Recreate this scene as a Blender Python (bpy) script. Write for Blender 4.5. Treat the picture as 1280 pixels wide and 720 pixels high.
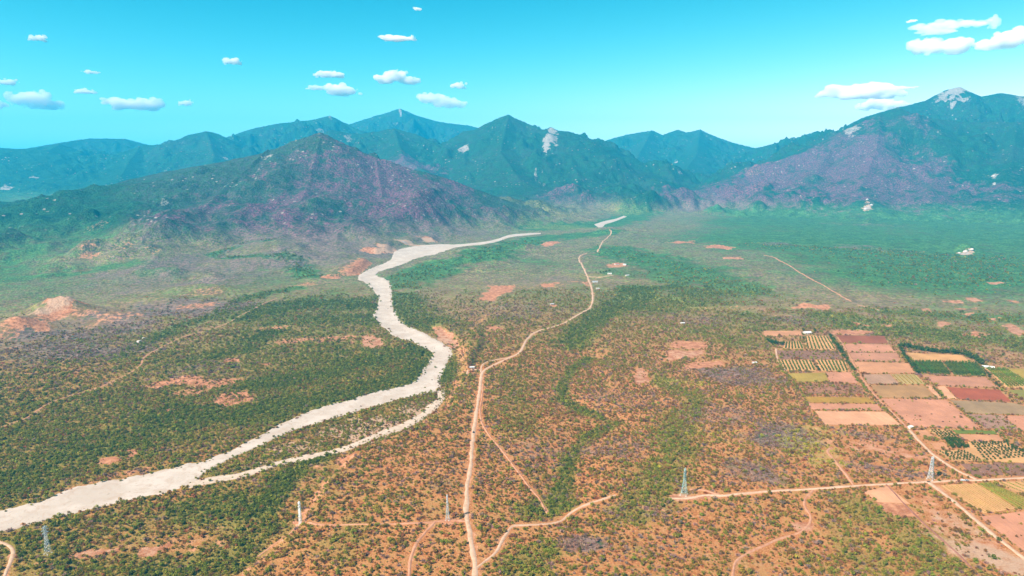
import bpy, bmesh, math, random
import numpy as np
from mathutils import Vector
from mathutils.geometry import tessellate_polygon

random.seed(7)
rng = np.random.default_rng(11)
R = math.radians
scene = bpy.context.scene
for o in list(bpy.data.objects):
    bpy.data.objects.remove(o)
C = scene.collection

# ------------------------------------------------------------------ camera
W0, H0, F = 1280.0, 720.0, 865.0          # photograph size and focal length in its pixels
CAM_H = 380.0
HORIZON = 200.0
PITCH = math.atan((H0 / 2 - HORIZON) / F)
cam_d = bpy.data.cameras.new('camera')
cam_d.sensor_width = 36.0
cam_d.lens = 36.0 * F / W0
cam_d.clip_start = 1.0
cam_d.clip_end = 80000.0
cam = bpy.data.objects.new('camera', cam_d)
C.objects.link(cam)
cam.location = (0, 0, CAM_H)
cam.rotation_euler = (math.pi / 2 - PITCH, 0, 0)
scene.camera = cam

# ------------------------------------------------------------------ sky and sun
SUN_DIR = Vector((-0.76, -0.52, 0.95)).normalized()      # towards the sun
sun_el = math.asin(SUN_DIR.z)
sun_az = math.atan2(SUN_DIR.x, SUN_DIR.y)
world = bpy.data.worlds.new('World')
scene.world = world
world.use_nodes = True
wn = world.node_tree
wn.nodes.clear()
sky = wn.nodes.new('ShaderNodeTexSky')
sky.sky_type = 'NISHITA'
sky.sun_disc = False
sky.sun_elevation = sun_el
sky.sun_rotation = sun_az
sky.altitude = 400
sky.air_density = 1.0
sky.dust_density = 0.6
sky.ozone_density = 1.0
# the photograph's strongly graded cyan sky: the sky texture's luminance drives each channel with its own slope
EXPO = 2 ** 1.42
STR = 0.1
sep = wn.nodes.new('ShaderNodeSeparateColor')
comb = wn.nodes.new('ShaderNodeCombineColor')
wn.links.new(sky.outputs[0], sep.inputs[0])
def wmath(op, x, y):
    nd = wn.nodes.new('ShaderNodeMath')
    nd.operation = op
    for i, v in enumerate((x, y)):
        if isinstance(v, (int, float)):
            nd.inputs[i].default_value = v
        else:
            wn.links.new(v, nd.inputs[i])
    return nd.outputs[0]
lum = wmath('MINIMUM', wmath('MULTIPLY', sep.outputs[1], 0.1), 0.8)
for ch, (k, p) in enumerate(((5.6, 4.7), (2.5, 1.5), (1.85, 0.85))):
    wn.links.new(wmath('MULTIPLY', wmath('POWER', lum, p), k / (EXPO * STR)), comb.inputs[ch])
bg = wn.nodes.new('ShaderNodeBackground')
bg.inputs['Strength'].default_value = STR
wo = wn.nodes.new('ShaderNodeOutputWorld')
wn.links.new(comb.outputs[0], bg.inputs['Color'])
wn.links.new(bg.outputs[0], wo.inputs[0])

sun_d = bpy.data.lights.new('sun', 'SUN')
sun_d.energy = 5.0
sun_d.angle = R(0.5)
sun_d.color = (1.0, 0.85, 0.70)
sun = bpy.data.objects.new('sun', sun_d)
C.objects.link(sun)
sun.rotation_euler = SUN_DIR.to_track_quat('Z', 'Y').to_euler()

scene.view_settings.view_transform = 'Standard'
scene.view_settings.look = 'None'
scene.view_settings.exposure = 1.42
scene.view_settings.gamma = 1.0
scene.view_settings.use_curve_mapping = False
cy = scene.cycles
cy.max_bounces = 20
cy.diffuse_bounces = 4
cy.glossy_bounces = 1
cy.transmission_bounces = 2
cy.transparent_max_bounces = 48
cy.volume_bounces = 14

HAZE_DENSITY = 6.3e-5
HAZE_COLOR = (0.02, 0.57, 1.0, 1)

# ------------------------------------------------------------------ pixel <-> direction
SP, CP = math.sin(PITCH), math.cos(PITCH)

def ray(px, py):
    """azimuth (from +Y towards +X) and slope dz/dr of the sight line through a photograph pixel"""
    u, v = (px - W0 / 2) / F, (H0 / 2 - py) / F
    dx, dy, dz = u, CP + v * SP, -SP + v * CP
    r = math.hypot(dx, dy)
    return math.atan2(dx, dy), dz / r

def plane(px, py, z=0.0):
    az, s = ray(px, py)
    r = (z - CAM_H) / min(s, -1e-4)
    return r * math.sin(az), r * math.cos(az)

def project(x, y, z):
    dz = z - CAM_H
    f = y * CP - dz * SP
    up = y * SP + dz * CP
    return W0 / 2 + F * x / f, H0 / 2 - F * up / f

# ------------------------------------------------------------------ noise
def _hash(ix, iy, seed):
    h = (ix.astype(np.int64) * 374761393 + iy.astype(np.int64) * 668265263 + seed * 974711) & 0x7fffffff
    h = ((h ^ (h >> 13)) * 1274126177) & 0x7fffffff
    h = (h ^ (h >> 16)) & 0xffff
    return h.astype(np.float32) * np.float32(2 * math.pi / 65536.0)

def gnoise(x, y, seed=0):
    ix, iy = np.floor(x), np.floor(y)
    fx, fy = (x - ix).astype(np.float32), (y - iy).astype(np.float32)
    ux = fx * fx * fx * (fx * (fx * 6 - 15) + 10)
    uy = fy * fy * fy * (fy * (fy * 6 - 15) + 10)
    def g(ax, ay):
        a = _hash(ix + ax, iy + ay, seed)
        return np.cos(a) * (fx - ax) + np.sin(a) * (fy - ay)
    n0 = g(0, 0) * (1 - ux) + g(1, 0) * ux
    n1 = g(0, 1) * (1 - ux) + g(1, 1) * ux
    return (n0 * (1 - uy) + n1 * uy) * 1.45

def fbm(x, y, scale, octv=5, seed=0, ridged=False, gain=0.5):
    tot = np.zeros(np.shape(x), np.float32)
    amp, norm, f = 1.0, 0.0, 1.0 / scale
    for o in range(octv):
        n = gnoise(x * f + 17.3 * o, y * f - 9.7 * o, seed + o * 13)
        if ridged:
            n = 1 - 2 * np.abs(n)
        tot += amp * n
        norm += amp
        amp *= gain
        f *= 2.03
    return tot / norm

def sstep(a, b, x):
    t = np.clip((x - a) / (b - a), 0, 1)
    return t * t * (3 - 2 * t)

def seg_dist(X, Y, pts):
    """distance to a polyline (list of world xy)"""
    best = np.full(np.shape(X), 1e9, np.float32)
    for (x0, y0), (x1, y1) in zip(pts[:-1], pts[1:]):
        dx, dy = x1 - x0, y1 - y0
        l2 = dx * dx + dy * dy + 1e-6
        t = np.clip(((X - x0) * dx + (Y - y0) * dy) / l2, 0, 1)
        d2 = (X - x0 - t * dx) ** 2 + (Y - y0 - t * dy) ** 2
        best = np.minimum(best, d2)
    return np.sqrt(best)

def in_poly(X, Y, pts):
    c = np.zeros(np.shape(X), bool)
    n = len(pts)
    for i in range(n):
        x0, y0 = pts[i]
        x1, y1 = pts[(i + 1) % n]
        if y0 == y1:
            continue
        cond = ((y0 > Y) != (y1 > Y)) & (X < (x1 - x0) * (Y - y0) / (y1 - y0) + x0)
        c ^= cond
    return c

def poly_sdf(X, Y, pts):
    """positive inside"""
    d = seg_dist(X, Y, list(pts) + [pts[0]])
    return np.where(in_poly(X, Y, pts), d, -d)

# ------------------------------------------------------------------ terrain grid (a fan of rows round the drone's foot point, closed behind)
az_f = np.radians(np.linspace(-48, 48, 1180))
az_c = np.radians(np.arange(51, 310, 3.0))
AZ = np.concatenate([az_f, az_c])
NA = len(AZ)
rr = [4.0, 80, 180, 300, 400, 480]
r = 540.0
while r < 14200:
    rr.append(r)
    if r < 2300:
        st = max(2.2, 1.7 * r * r / (CAM_H * F))
    elif r < 5200:
        st = 13
    elif r < 12000:
        st = 22
    else:
        st = 70
    r += st
RR = np.array(rr)
NR = len(RR)
RG, AG = np.meshgrid(RR, AZ, indexing='ij')
GX = (RG * np.sin(AG)).astype(np.float32)
GY = (RG * np.cos(AG)).astype(np.float32)

def sample(field, x, y):
    """bilinear look-up of a grid field inside the fine fan"""
    x, y = np.asarray(x, float), np.asarray(y, float)
    rad = np.hypot(x, y)
    a = np.arctan2(x, y)
    fi = np.clip(np.interp(rad, RR, np.arange(NR)), 0, NR - 1.001)
    fj = np.clip((a - az_f[0]) / (az_f[1] - az_f[0]), 0, len(az_f) - 1.001)
    i, j = fi.astype(int), fj.astype(int)
    ti, tj = fi - i, fj - j
    return (field[i, j] * (1 - ti) * (1 - tj) + field[i + 1, j] * ti * (1 - tj)
            + field[i, j + 1] * (1 - ti) * tj + field[i + 1, j + 1] * ti * tj)

# ---- mountains: crest lines as (pixel x, pixel y, distance from the drone, foot width)
RIDGES = [
    # far back ranges, left
    [(-120, 180, 11500, 2300), (30, 186, 11500, 2200), (75, 178, 11400, 2200), (112, 173, 11600, 2200), (155, 173, 11600, 2200), (190, 182, 11500, 2100)],
    [(-140, 192, 9800, 1900), (0, 188, 9800, 1900), (28, 187, 9700, 1900), (60, 188, 9600, 1900), (75, 180, 10400, 2000)],
    [(28, 187, 9700, 1800), (70, 222, 8600, 1500)],
    [(140, 195, 9700, 1700), (175, 183, 9600, 1900), (212, 179, 9500, 1900), (235, 169, 9300, 1900), (258, 164.5, 9300, 1900), (272, 167, 9300, 1900), (290, 178, 9400, 1800)],
    [(258, 164.5, 9300, 1500), (268, 195, 8300, 1300), (262, 214, 7500, 900)],
    [(175, 183, 9600, 1500), (160, 205, 8700, 1300), (150, 222, 8000, 900)],
    [(280, 172, 10200, 2000), (320, 160, 10200, 2200), (350, 154, 10200, 2200), (385, 151, 10200, 2200), (413, 145, 10000, 2300), (432, 154, 10000, 2100), (460, 170, 9600, 1700)],
    # summit with the rock tip, centre-left back
    [(430, 158, 11800, 2300), (455, 148, 11800, 2400), (478, 142, 11800, 2400), (500, 136, 11700, 2500), (520, 144.5, 11700, 2400), (545, 152, 11700, 2300), (584, 156.5, 11700, 2300), (640, 172, 11500, 2000)],
    # dark shoulder in front of it
    [(412, 163, 8000, 1800), (450, 167, 8000, 1900), (492, 160, 7900, 2000), (520, 168, 7800, 1900), (560, 187, 7500, 1700), (600, 205, 7000, 1400)],
    [(492, 160, 7900, 1500), (505, 200, 6600, 1300), (560, 228, 5700, 900)],
    # central pyramid and its white dome shoulder
    [(560, 182, 7900, 1800), (600, 160, 7800, 2200), (620, 149, 7700, 2300), (636, 144, 7600, 2400), (660, 155, 7500, 2300), (678, 162, 7300, 2200), (688, 158.5, 7250, 2200), (697, 163, 7250, 2200), (711, 164.5, 7250, 2200), (725, 172, 7200, 2000), (745, 186, 7100, 1800), (790, 212, 6700, 1500), (825, 238, 6200, 1000)],
    [(636, 144, 7600, 1700), (625, 190, 6500, 1500), (650, 225, 5700, 1100), (690, 252, 5200, 700)],
    [(711, 164.5, 7250, 1500), (715, 205, 6300, 1300), (735, 240, 5600, 900), (750, 258, 5250, 500)],
    [(600, 160, 7800, 1500), (580, 195, 6800, 1300), (590, 228, 5900, 900)],
    # back range closing the valley
    [(720, 184, 11000, 2000), (752, 177, 11000, 2200), (785, 168, 10900, 2300), (815, 163, 10800, 2300), (828, 169, 10800, 2200), (848, 162, 10800, 2300), (858, 166, 10700, 2300), (875, 162, 10600, 2300), (890, 169, 10600, 2200), (910, 177, 10500, 2100), (943, 185.5, 10400, 2000), (990, 192, 10200, 1900)],
    [(815, 163, 10800, 1600), (800, 190, 9500, 1400), (790, 212, 8500, 900)],
    [(875, 162, 10600, 1600), (870, 195, 9200, 1400), (850, 222, 8000, 900)],
    # right: back crest
    [(930, 189, 9800, 1700), (960, 182, 9600, 1900), (1000, 171, 9400, 2000), (1022, 164, 9300, 2100), (1040, 170, 9200, 2000), (1080, 178, 9000, 1800)],
    # right: big massif
    [(1062, 160, 8200, 1900), (1078, 147, 8200, 2100), (1100, 140, 8300, 2300), (1135, 131, 8600, 2400), (1165, 124, 8900, 2500), (1182, 113, 9000, 2600), (1200, 109, 9000, 2600), (1212, 115, 9000, 2500), (1226, 121, 9000, 2400), (1246, 116.5, 9000, 2500), (1270, 119, 9000, 2500), (1330, 128, 9000, 2400), (1450, 140, 9000, 2300)],
    [(1122, 134, 7300, 2000), (1100, 141, 7200, 2000), (1075, 154, 7100, 2000), (1050, 168, 7000, 1950), (1015, 185, 6900, 1700), (970, 202, 6700, 1500), (930, 217, 6500, 1200), (880, 238, 6100, 800), (835, 254, 5700, 500)],
    [(1122, 134, 7300, 1900), (1150, 146, 7400, 1900), (1200, 152, 7600, 1900), (1250, 152, 7600, 1900), (1330, 150, 7600, 1900), (1440, 160, 7600, 1800)],
    [(1100, 141, 7200, 1400), (1095, 190, 6300, 1200), (1075, 235, 5650, 700)],
    [(1050, 168, 7000, 1200), (1020, 215, 6100, 1000), (985, 246, 5500, 500)],
    [(1200, 152, 7600, 1500), (1185, 200, 6500, 1300), (1160, 240, 5700, 700)],
    [(1270, 152, 7600, 1500), (1265, 200, 6500, 1300), (1250, 240, 5700, 700)],
    [(1360, 150, 7600, 1500), (1345, 215, 6300, 1200)],
    # left: near hill above the river bend, with long low foothills
    [(-60, 266, 6000, 1100), (40, 257, 5700, 1300), (120, 241, 5300, 1700), (200, 217, 5000, 2100), (280, 203, 4700, 2300), (335, 190, 4600, 2250), (370, 176, 4600, 2050), (400, 166, 4550, 1850), (425, 178, 4500, 1650), (452, 190, 4450, 1450), (482, 200, 4400, 1300), (520, 213, 4350, 1080), (565, 226, 4350, 950), (605, 240, 4350, 800), (650, 257, 4500, 600), (700, 268, 4800, 350)],
    [(400, 172, 4480, 1500), (385, 232, 3950, 1200), (365, 278, 3350, 900), (335, 318, 2750, 500)],
    [(470, 200, 4380, 1200), (478, 246, 3850, 800), (462, 286, 3250, 480)],
    [(335, 186, 4550, 900), (270, 245, 3900, 800), (215, 300, 3150, 500), (180, 335, 2600, 250)],
    [(200, 217, 5000, 1000), (150, 268, 4200, 600)],
    [(430, 214, 4200, 900), (425, 268, 3500, 650), (420, 304, 2950, 400)],
]

def ridge_pts(rd):
    out = []
    for px, py, r, w in rd:
        az, s = ray(px, py)
        out.append((r * math.sin(az), r * math.cos(az), max(CAM_H + r * s, 15.0), w))
    return out

MZ = np.zeros((NR, NA), np.float32)
i0 = int(np.searchsorted(RR, 1900))
X, Y = GX[i0:], GY[i0:]
wx = fbm(X, Y, 1150, 4, 5)
wy = fbm(X, Y, 1150, 4, 25)
wx2 = fbm(X, Y, 330, 4, 45)
acc = np.zeros(X.shape, np.float32)
crest = np.full(X.shape, 1e9, np.float32)
for rd in RIDGES:
    P = ridge_pts(rd)
    hk = np.zeros(X.shape, np.float32)
    near_hill = rd[0][2] < 4700 or rd[0][0] == -60
    for (x0, y0, z0, w0), (x1, y1, z1, w1) in zip(P[:-1], P[1:]):
        dx, dy = x1 - x0, y1 - y0
        l2 = dx * dx + dy * dy + 1e-6
        t = np.clip(((X - x0) * dx + (Y - y0) * dy) / l2, 0, 1)
        d = np.sqrt((X - x0 - t * dx) ** 2 + (Y - y0 - t * dy) ** 2)
        crest = np.minimum(crest, d)
        w = w0 + (w1 - w0) * t
        soft = sstep(15, 520, d)
        de = d * (1 + soft * (0.36 * wx + 0.34 * wx2))
        q = np.clip(1 - de / w, 0, 1)
        hk = np.maximum(hk, (z0 + (z1 - z0) * t) * ((0.16 * q + 0.84 * q * q) if near_hill else (0.5 * q + 0.5 * q * q)) * sstep(0.0, 0.22, q) ** 0.5)
    lo, hi = np.minimum(acc, hk), np.maximum(acc, hk)
    acc = hi + 0.12 * lo * np.exp(-(hi - lo) / (0.06 * hi + 6)) * sstep(60, 400, crest)
rg = fbm(X + 200 * wx, Y + 200 * wy, 520, 6, 71, ridged=True, gain=0.55)
rg2 = fbm(X, Y, 170, 4, 93, ridged=True)
amp = np.minimum(290, 0.48 * acc) * (0.05 + 0.95 * sstep(40, 520, crest))
MZ[i0:] = acc + (rg - 0.42) * amp + (rg2 - 0.1) * np.minimum(34, 0.09 * acc) * (0.15 + 0.85 * sstep(20, 260, crest))
MZ = np.maximum(MZ, 0)
MZ[:, len(az_f):] *= 1.0

# ---- foreground relief
terrace = [plane(*p) for p in [(250, 780), (300, 722), (328, 690), (362, 664), (382, 634), (405, 600), (432, 574), (490, 547), (522, 534), (552, 512), (566, 490), (572, 462), (578, 430), (600, 400), (640, 372), (720, 330), (900, 300), (1700, 300), (1900, 780)]]
ts = poly_sdf(GX, GY, terrace)
farm = [plane(*p) for p in [(950, 405), (1080, 410), (1300, 440), (1500, 480), (1600, 760), (1250, 760), (1060, 610), (990, 520)]]
fs = poly_sdf(GX, GY, farm)
gully = [plane(*p) for p in [(690, 640), (705, 605), (712, 570), (735, 548), (768, 530), (735, 517), (705, 503), (702, 482), (715, 462), (738, 448), (712, 432), (728, 412), (745, 400), (780, 375)]]
gd = seg_dist(GX, GY, gully)
und = fbm(GX, GY, 420, 4, 3) * 9 + fbm(GX, GY, 95, 3, 8) * 2.2
flat = 1 - sstep(-120, 30, fs)
river_mid = [plane(*p) for p in [(-80, 660), (20, 645), (130, 617), (240, 590), (325, 553), (400, 520), (480, 498), (540, 478), (553, 445), (500, 414), (480, 390), (480, 362), (462, 346), (495, 320), (550, 308), (640, 295), (674, 292)]]
rd_ = seg_dist(GX, GY, river_mid)
near_river = sstep(60, 220, rd_)
edge_n = fbm(GX, GY, 60, 3, 31) * 16
far_mid = [plane(*p) for p in [(640, 295), (676, 291.5), (720, 287), (748, 281), (765, 276), (782, 270)]]
rdf = seg_dist(GX, GY, far_mid)
MZ *= (0.02 + 0.98 * sstep(35, 420, np.minimum(rd_, rdf + 40)))
Z = MZ.copy()
Z += und * flat * near_river * sstep(40, 200, rdf) * sstep(450, 700, RG)
Z += 9.0 * sstep(-4, 20, ts + edge_n)
Z -= 6.0 * np.exp(-(gd / 34.0) ** 2)
# eroded bluffs on the outer bank and small knolls on the left plain
BLUFFS = [
    ([(496, 311), (506, 309.5), (530, 305), (547, 304), (552, 300), (530, 293), (500, 293), (472, 301), (455, 308), (448, 318), (470, 319), (490, 317)], 20, 40),
    ([(460, 336), (447, 344), (425, 348), (398, 350), (412, 338), (440, 327), (458, 325), (466, 329)], 13, 34),
    ([(572, 436), (566, 425), (552, 412), (536, 410), (548, 400), (590, 402), (610, 430), (590, 470), (572, 470)], 9, 16),
]
for pp, hgt, wdt in BLUFFS:
    sd = poly_sdf(GX, GY, [plane(*p) for p in pp])
    Z += hgt * sstep(-2, wdt, sd + edge_n * 0.45) * (1 - sstep(70, 260, rd_)) * (0.8 + 0.3 * fbm(GX, GY, 70, 3, 61, True))
KNOLLS = [(74, 392, 44, 75, 60), (35, 404, 16, 50, 55), (12, 415, 30, 70, 60), (130, 398, 16, 120, 60),
          (112, 326, 46, 60, 90), (110, 303, 36, 75, 110), (124, 287, 36, 80, 120), (165, 314, 46, 85, 110), (192, 318, 40, 60, 100),
          (152, 322, 40, 60, 70), (60, 292, 34, 170, 150), (255, 366, 24, 120, 60), (200, 380, 14, 120, 60), (205, 268, 40, 90, 160), (1008, 384, 8, 60, 30), (1207, 316, 30, 40, 60)]
for px, py, hgt, sx, sy in KNOLLS:
    kx, ky = plane(px, py)
    q = ((GX - kx) / sx) ** 2 + ((GY - ky) / sy) ** 2
    Z += hgt * np.exp(-q * (1 + 0.35 * wx2.mean())) * (0.85 + 0.28 * fbm(GX, GY, 70, 4, 17, True)) * (q < 9)
# the bed of the river lies lower than its banks
Z -= 2.5 * (1 - sstep(10, 40, rd_)) * (RG < 4200)

def hit(px, py):
    """first point of the ground on the sight line through a photograph pixel"""
    az, s = ray(px, py)
    fj = np.clip((az - az_f[0]) / (az_f[1] - az_f[0]), 0, len(az_f) - 1.001)
    j = int(fj)
    t = fj - j
    col = Z[:, j] * (1 - t) + Z[:, j + 1] * t
    ang = (col - CAM_H) / RR
    k = np.nonzero(ang >= s)[0]
    k = k[k > 0]
    if len(k) == 0:
        r = RR[-1]
    else:
        k = k[0]
        a0, a1 = ang[k - 1], ang[k]
        f = (s - a0) / (a1 - a0) if a1 != a0 else 0
        r = RR[k - 1] + (RR[k] - RR[k - 1]) * f
    return r * math.sin(az), r * math.cos(az)

def zat(x, y):
    return sample(Z, x, y)

def hits(pts):
    return [hit(*p) for p in pts]

# ------------------------------------------------------------------ layout traced from the photograph
RIVER = [((-25, 645), (-25, 673)), ((25, 630), (20, 660)), ((60, 622), (60, 650)), ((110, 605), (100, 641)), ((165, 594), (150, 629)),
         ((200, 588), (205, 617)), ((230, 579), (240, 606)), ((260, 573), (255, 593)), ((290, 562), (290, 573)), ((320, 546), (325, 558)),
         ((350, 530), (362, 541)), ((385, 515), (400, 529)), ((425, 502), (440, 517)), ((465, 490), (490, 502)), ((500, 483), (530, 492)),
         ((517, 475), (550, 489)), ((527, 464), (552, 474)), ((536, 451), (558, 457)), ((538, 443), (566, 439)), ((530, 435), (556, 429)),
         ((510, 426), (535, 419)), ((492, 420), (515, 409)), ((478, 409), (503, 402)), ((466, 396), (495, 389)), ((471, 383), (491, 376)),
         ((471, 370), (490, 362)), ((458, 355), (487, 351)), ((446, 347), (473, 345)), ((460, 337), (474, 340)), ((487, 325), (500, 332)),
         ((494, 313), (522, 323)), ((520, 307), (548, 317)), ((548, 305), (565, 311)), ((572, 305.3), (578, 308.2)), ((610, 301.3), (612, 304.2)),
         ((635, 293.8), (637, 297)), ((660, 291.5), (662, 293.8)), ((676, 291), (676, 292.5))]
SIDE = [((557, 486), (547, 490)), ((556, 497), (545, 499)), ((549, 510), (533, 508)), ((535, 520), (525, 516)), ((515, 533), (500, 530)), ((490, 541), (479, 537)),
        ((460, 553), (455, 548)), ((430, 565), (425, 559)), ((400, 572), (395, 566)), ((365, 579), (362, 572)), ((335, 587), (332, 581)),
        ((300, 598), (297, 591)), ((265, 605), (262, 596)), ((235, 612), (238, 602))]
FAR_RIVER = [((742, 280), (752, 284.5)), ((750, 277.5), (757, 281)), ((760, 275), (766, 278)), ((770, 273), (774, 275)), ((779, 269.5), (784, 271))]
TRACKS = [  # centre line, width in metres, material, label
    ([(593, 735), (593, 720), (594, 705), (590, 685), (587, 665), (583, 645), (583.5, 625), (584, 605), (588, 585), (590, 560), (592, 540), (594, 525), (597, 505), (600, 485), (602, 468), (608, 461), (620, 455), (635, 448), (650, 440), (658, 425), (670, 415), (690, 409), (705, 404), (720, 395), (735, 387), (740, 380), (741, 370), (739, 358), (734, 345), (728, 332), (724, 322), (734, 316)], 7.6, 'track', 'wide pale dirt road winding up the middle of the valley'),
    ([(747, 315), (752, 304), (757, 299), (764, 291), (762, 287)], 7.5, 'track', 'far stretch of the pale dirt road near the head of the valley'),
    ([(604, 480), (602, 500), (600, 515), (603, 530), (612, 545), (625, 560), (640, 580), (660, 607), (675, 625), (685, 643)], 3.6, 'redtrack', 'thin reddish track forking right off the wide dirt road'),
    ([(593, 712), (605, 703), (620, 690), (630, 672), (640, 658), (650, 657), (670, 656), (700, 652), (712, 642), (730, 632), (750, 625), (769, 619)], 5.0, 'track', 'pale side track bending right from the foot of the wide dirt road'),
    ([(370, 656), (400, 656), (450, 655.5), (500, 655), (540, 653), (560, 650), (583, 652)], 3.8, 'redtrack', 'straight service track between the two slim white pylons'),
    ([(543, 653), (530, 667), (520, 680), (513, 700), (510, 735)], 5.0, 'redtrack', 'pinkish track running down from the slim pylon to the bottom edge'),
    ([(372, 657), (355, 672), (340, 683), (322, 696)], 3.0, 'redtrack', 'faint footpath going down the terrace edge from the white pylon'),
    ([(-12, 675), (4, 679), (12, 683), (16, 690), (13, 703), (5, 722), (0, 735)], 5.5, 'track', 'pale track curving in the bottom left corner'),
    ([(836, 623), (858, 623), (880, 619), (900, 619.5), (940, 616), (980, 613), (1020, 611), (1060, 608), (1110, 605), (1150, 603), (1190, 601), (1230, 600), (1300, 596)], 6.0, 'track', 'level farm road from the lattice pylon to the right edge'),
    ([(862, 612), (880, 612.5), (890, 616), (900, 619)], 5.0, 'redtrack', 'short loop of track behind the teal lattice pylon'),
    ([(1016, 613), (1006, 624), (1007, 635), (1014, 648), (1003, 664), (980, 672), (960, 680), (938, 690), (920, 702), (914, 735)], 4.2, 'redtrack', 'crooked footpath from the farm road down to the bottom edge'),
    ([(1136, 537), (1150, 552), (1165, 567), (1182, 579), (1200, 590), (1222, 600)], 6.5, 'track', 'lane along the small orchard down to the farm road'),
    ([(1047, 421), (1060, 441), (1073, 466), (1084, 482), (1098, 499), (1118, 518), (1136, 537)], 3.0, 'redtrack', 'lane running between the two columns of bare fields'),
    ([(1067, 607), (1055, 590), (1045, 578), (1034, 564), (1040, 560)], 4.5, 'redtrack', 'short crooked track through the yellow grass beside the fields'),
    ([(1160, 602), (1190, 625), (1220, 650), (1250, 675), (1300, 712)], 7.5, 'track', 'broad sandy lane slanting down past the striped field'),
    ([(1108, 606), (1140, 640), (1170, 668), (1200, 695), (1240, 738)], 3.4, 'ditch', 'dark red ditch line slanting to the bottom right corner'),
    ([(970, 436), (971, 446), (976, 456), (983, 464)], 4.5, 'track', 'short lane down the left side of the vineyard rows'),
    ([(-10, 538), (30, 524), (60, 505), (90, 494), (120, 486), (145, 475), (165, 465), (177, 455), (180, 447), (200, 435), (225, 423), (252, 414), (275, 408), (300, 395), (325, 382), (346, 373)], 4.6, 'redtrack', 'reddish track climbing along the left side of the valley'),
    ([(955, 319), (968, 322), (985, 331), (1000, 341), (1020, 352), (1045, 366), (1065, 377)], 7.0, 'redtrack', 'straight red road cutting across the green plain on the right'),
    ([(1072, 381), (1085, 384), (1100, 388)], 7.0, 'redtrack', 'short end of the straight red road near the fields'),
    ([(601, 466), (603, 456), (614, 451), (637, 447)], 4.5, 'track', 'small loop track at the homestead beside the dirt road'),
    ([(602, 463), (594, 462), (585, 463), (584, 468)], 4.5, 'track', 'homestead drive left of the dirt road'),
    ([(736, 346), (750, 346.5), (766, 344)], 9.0, 'track', 'short drive right of the dirt road to the far houses'),
]
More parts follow.
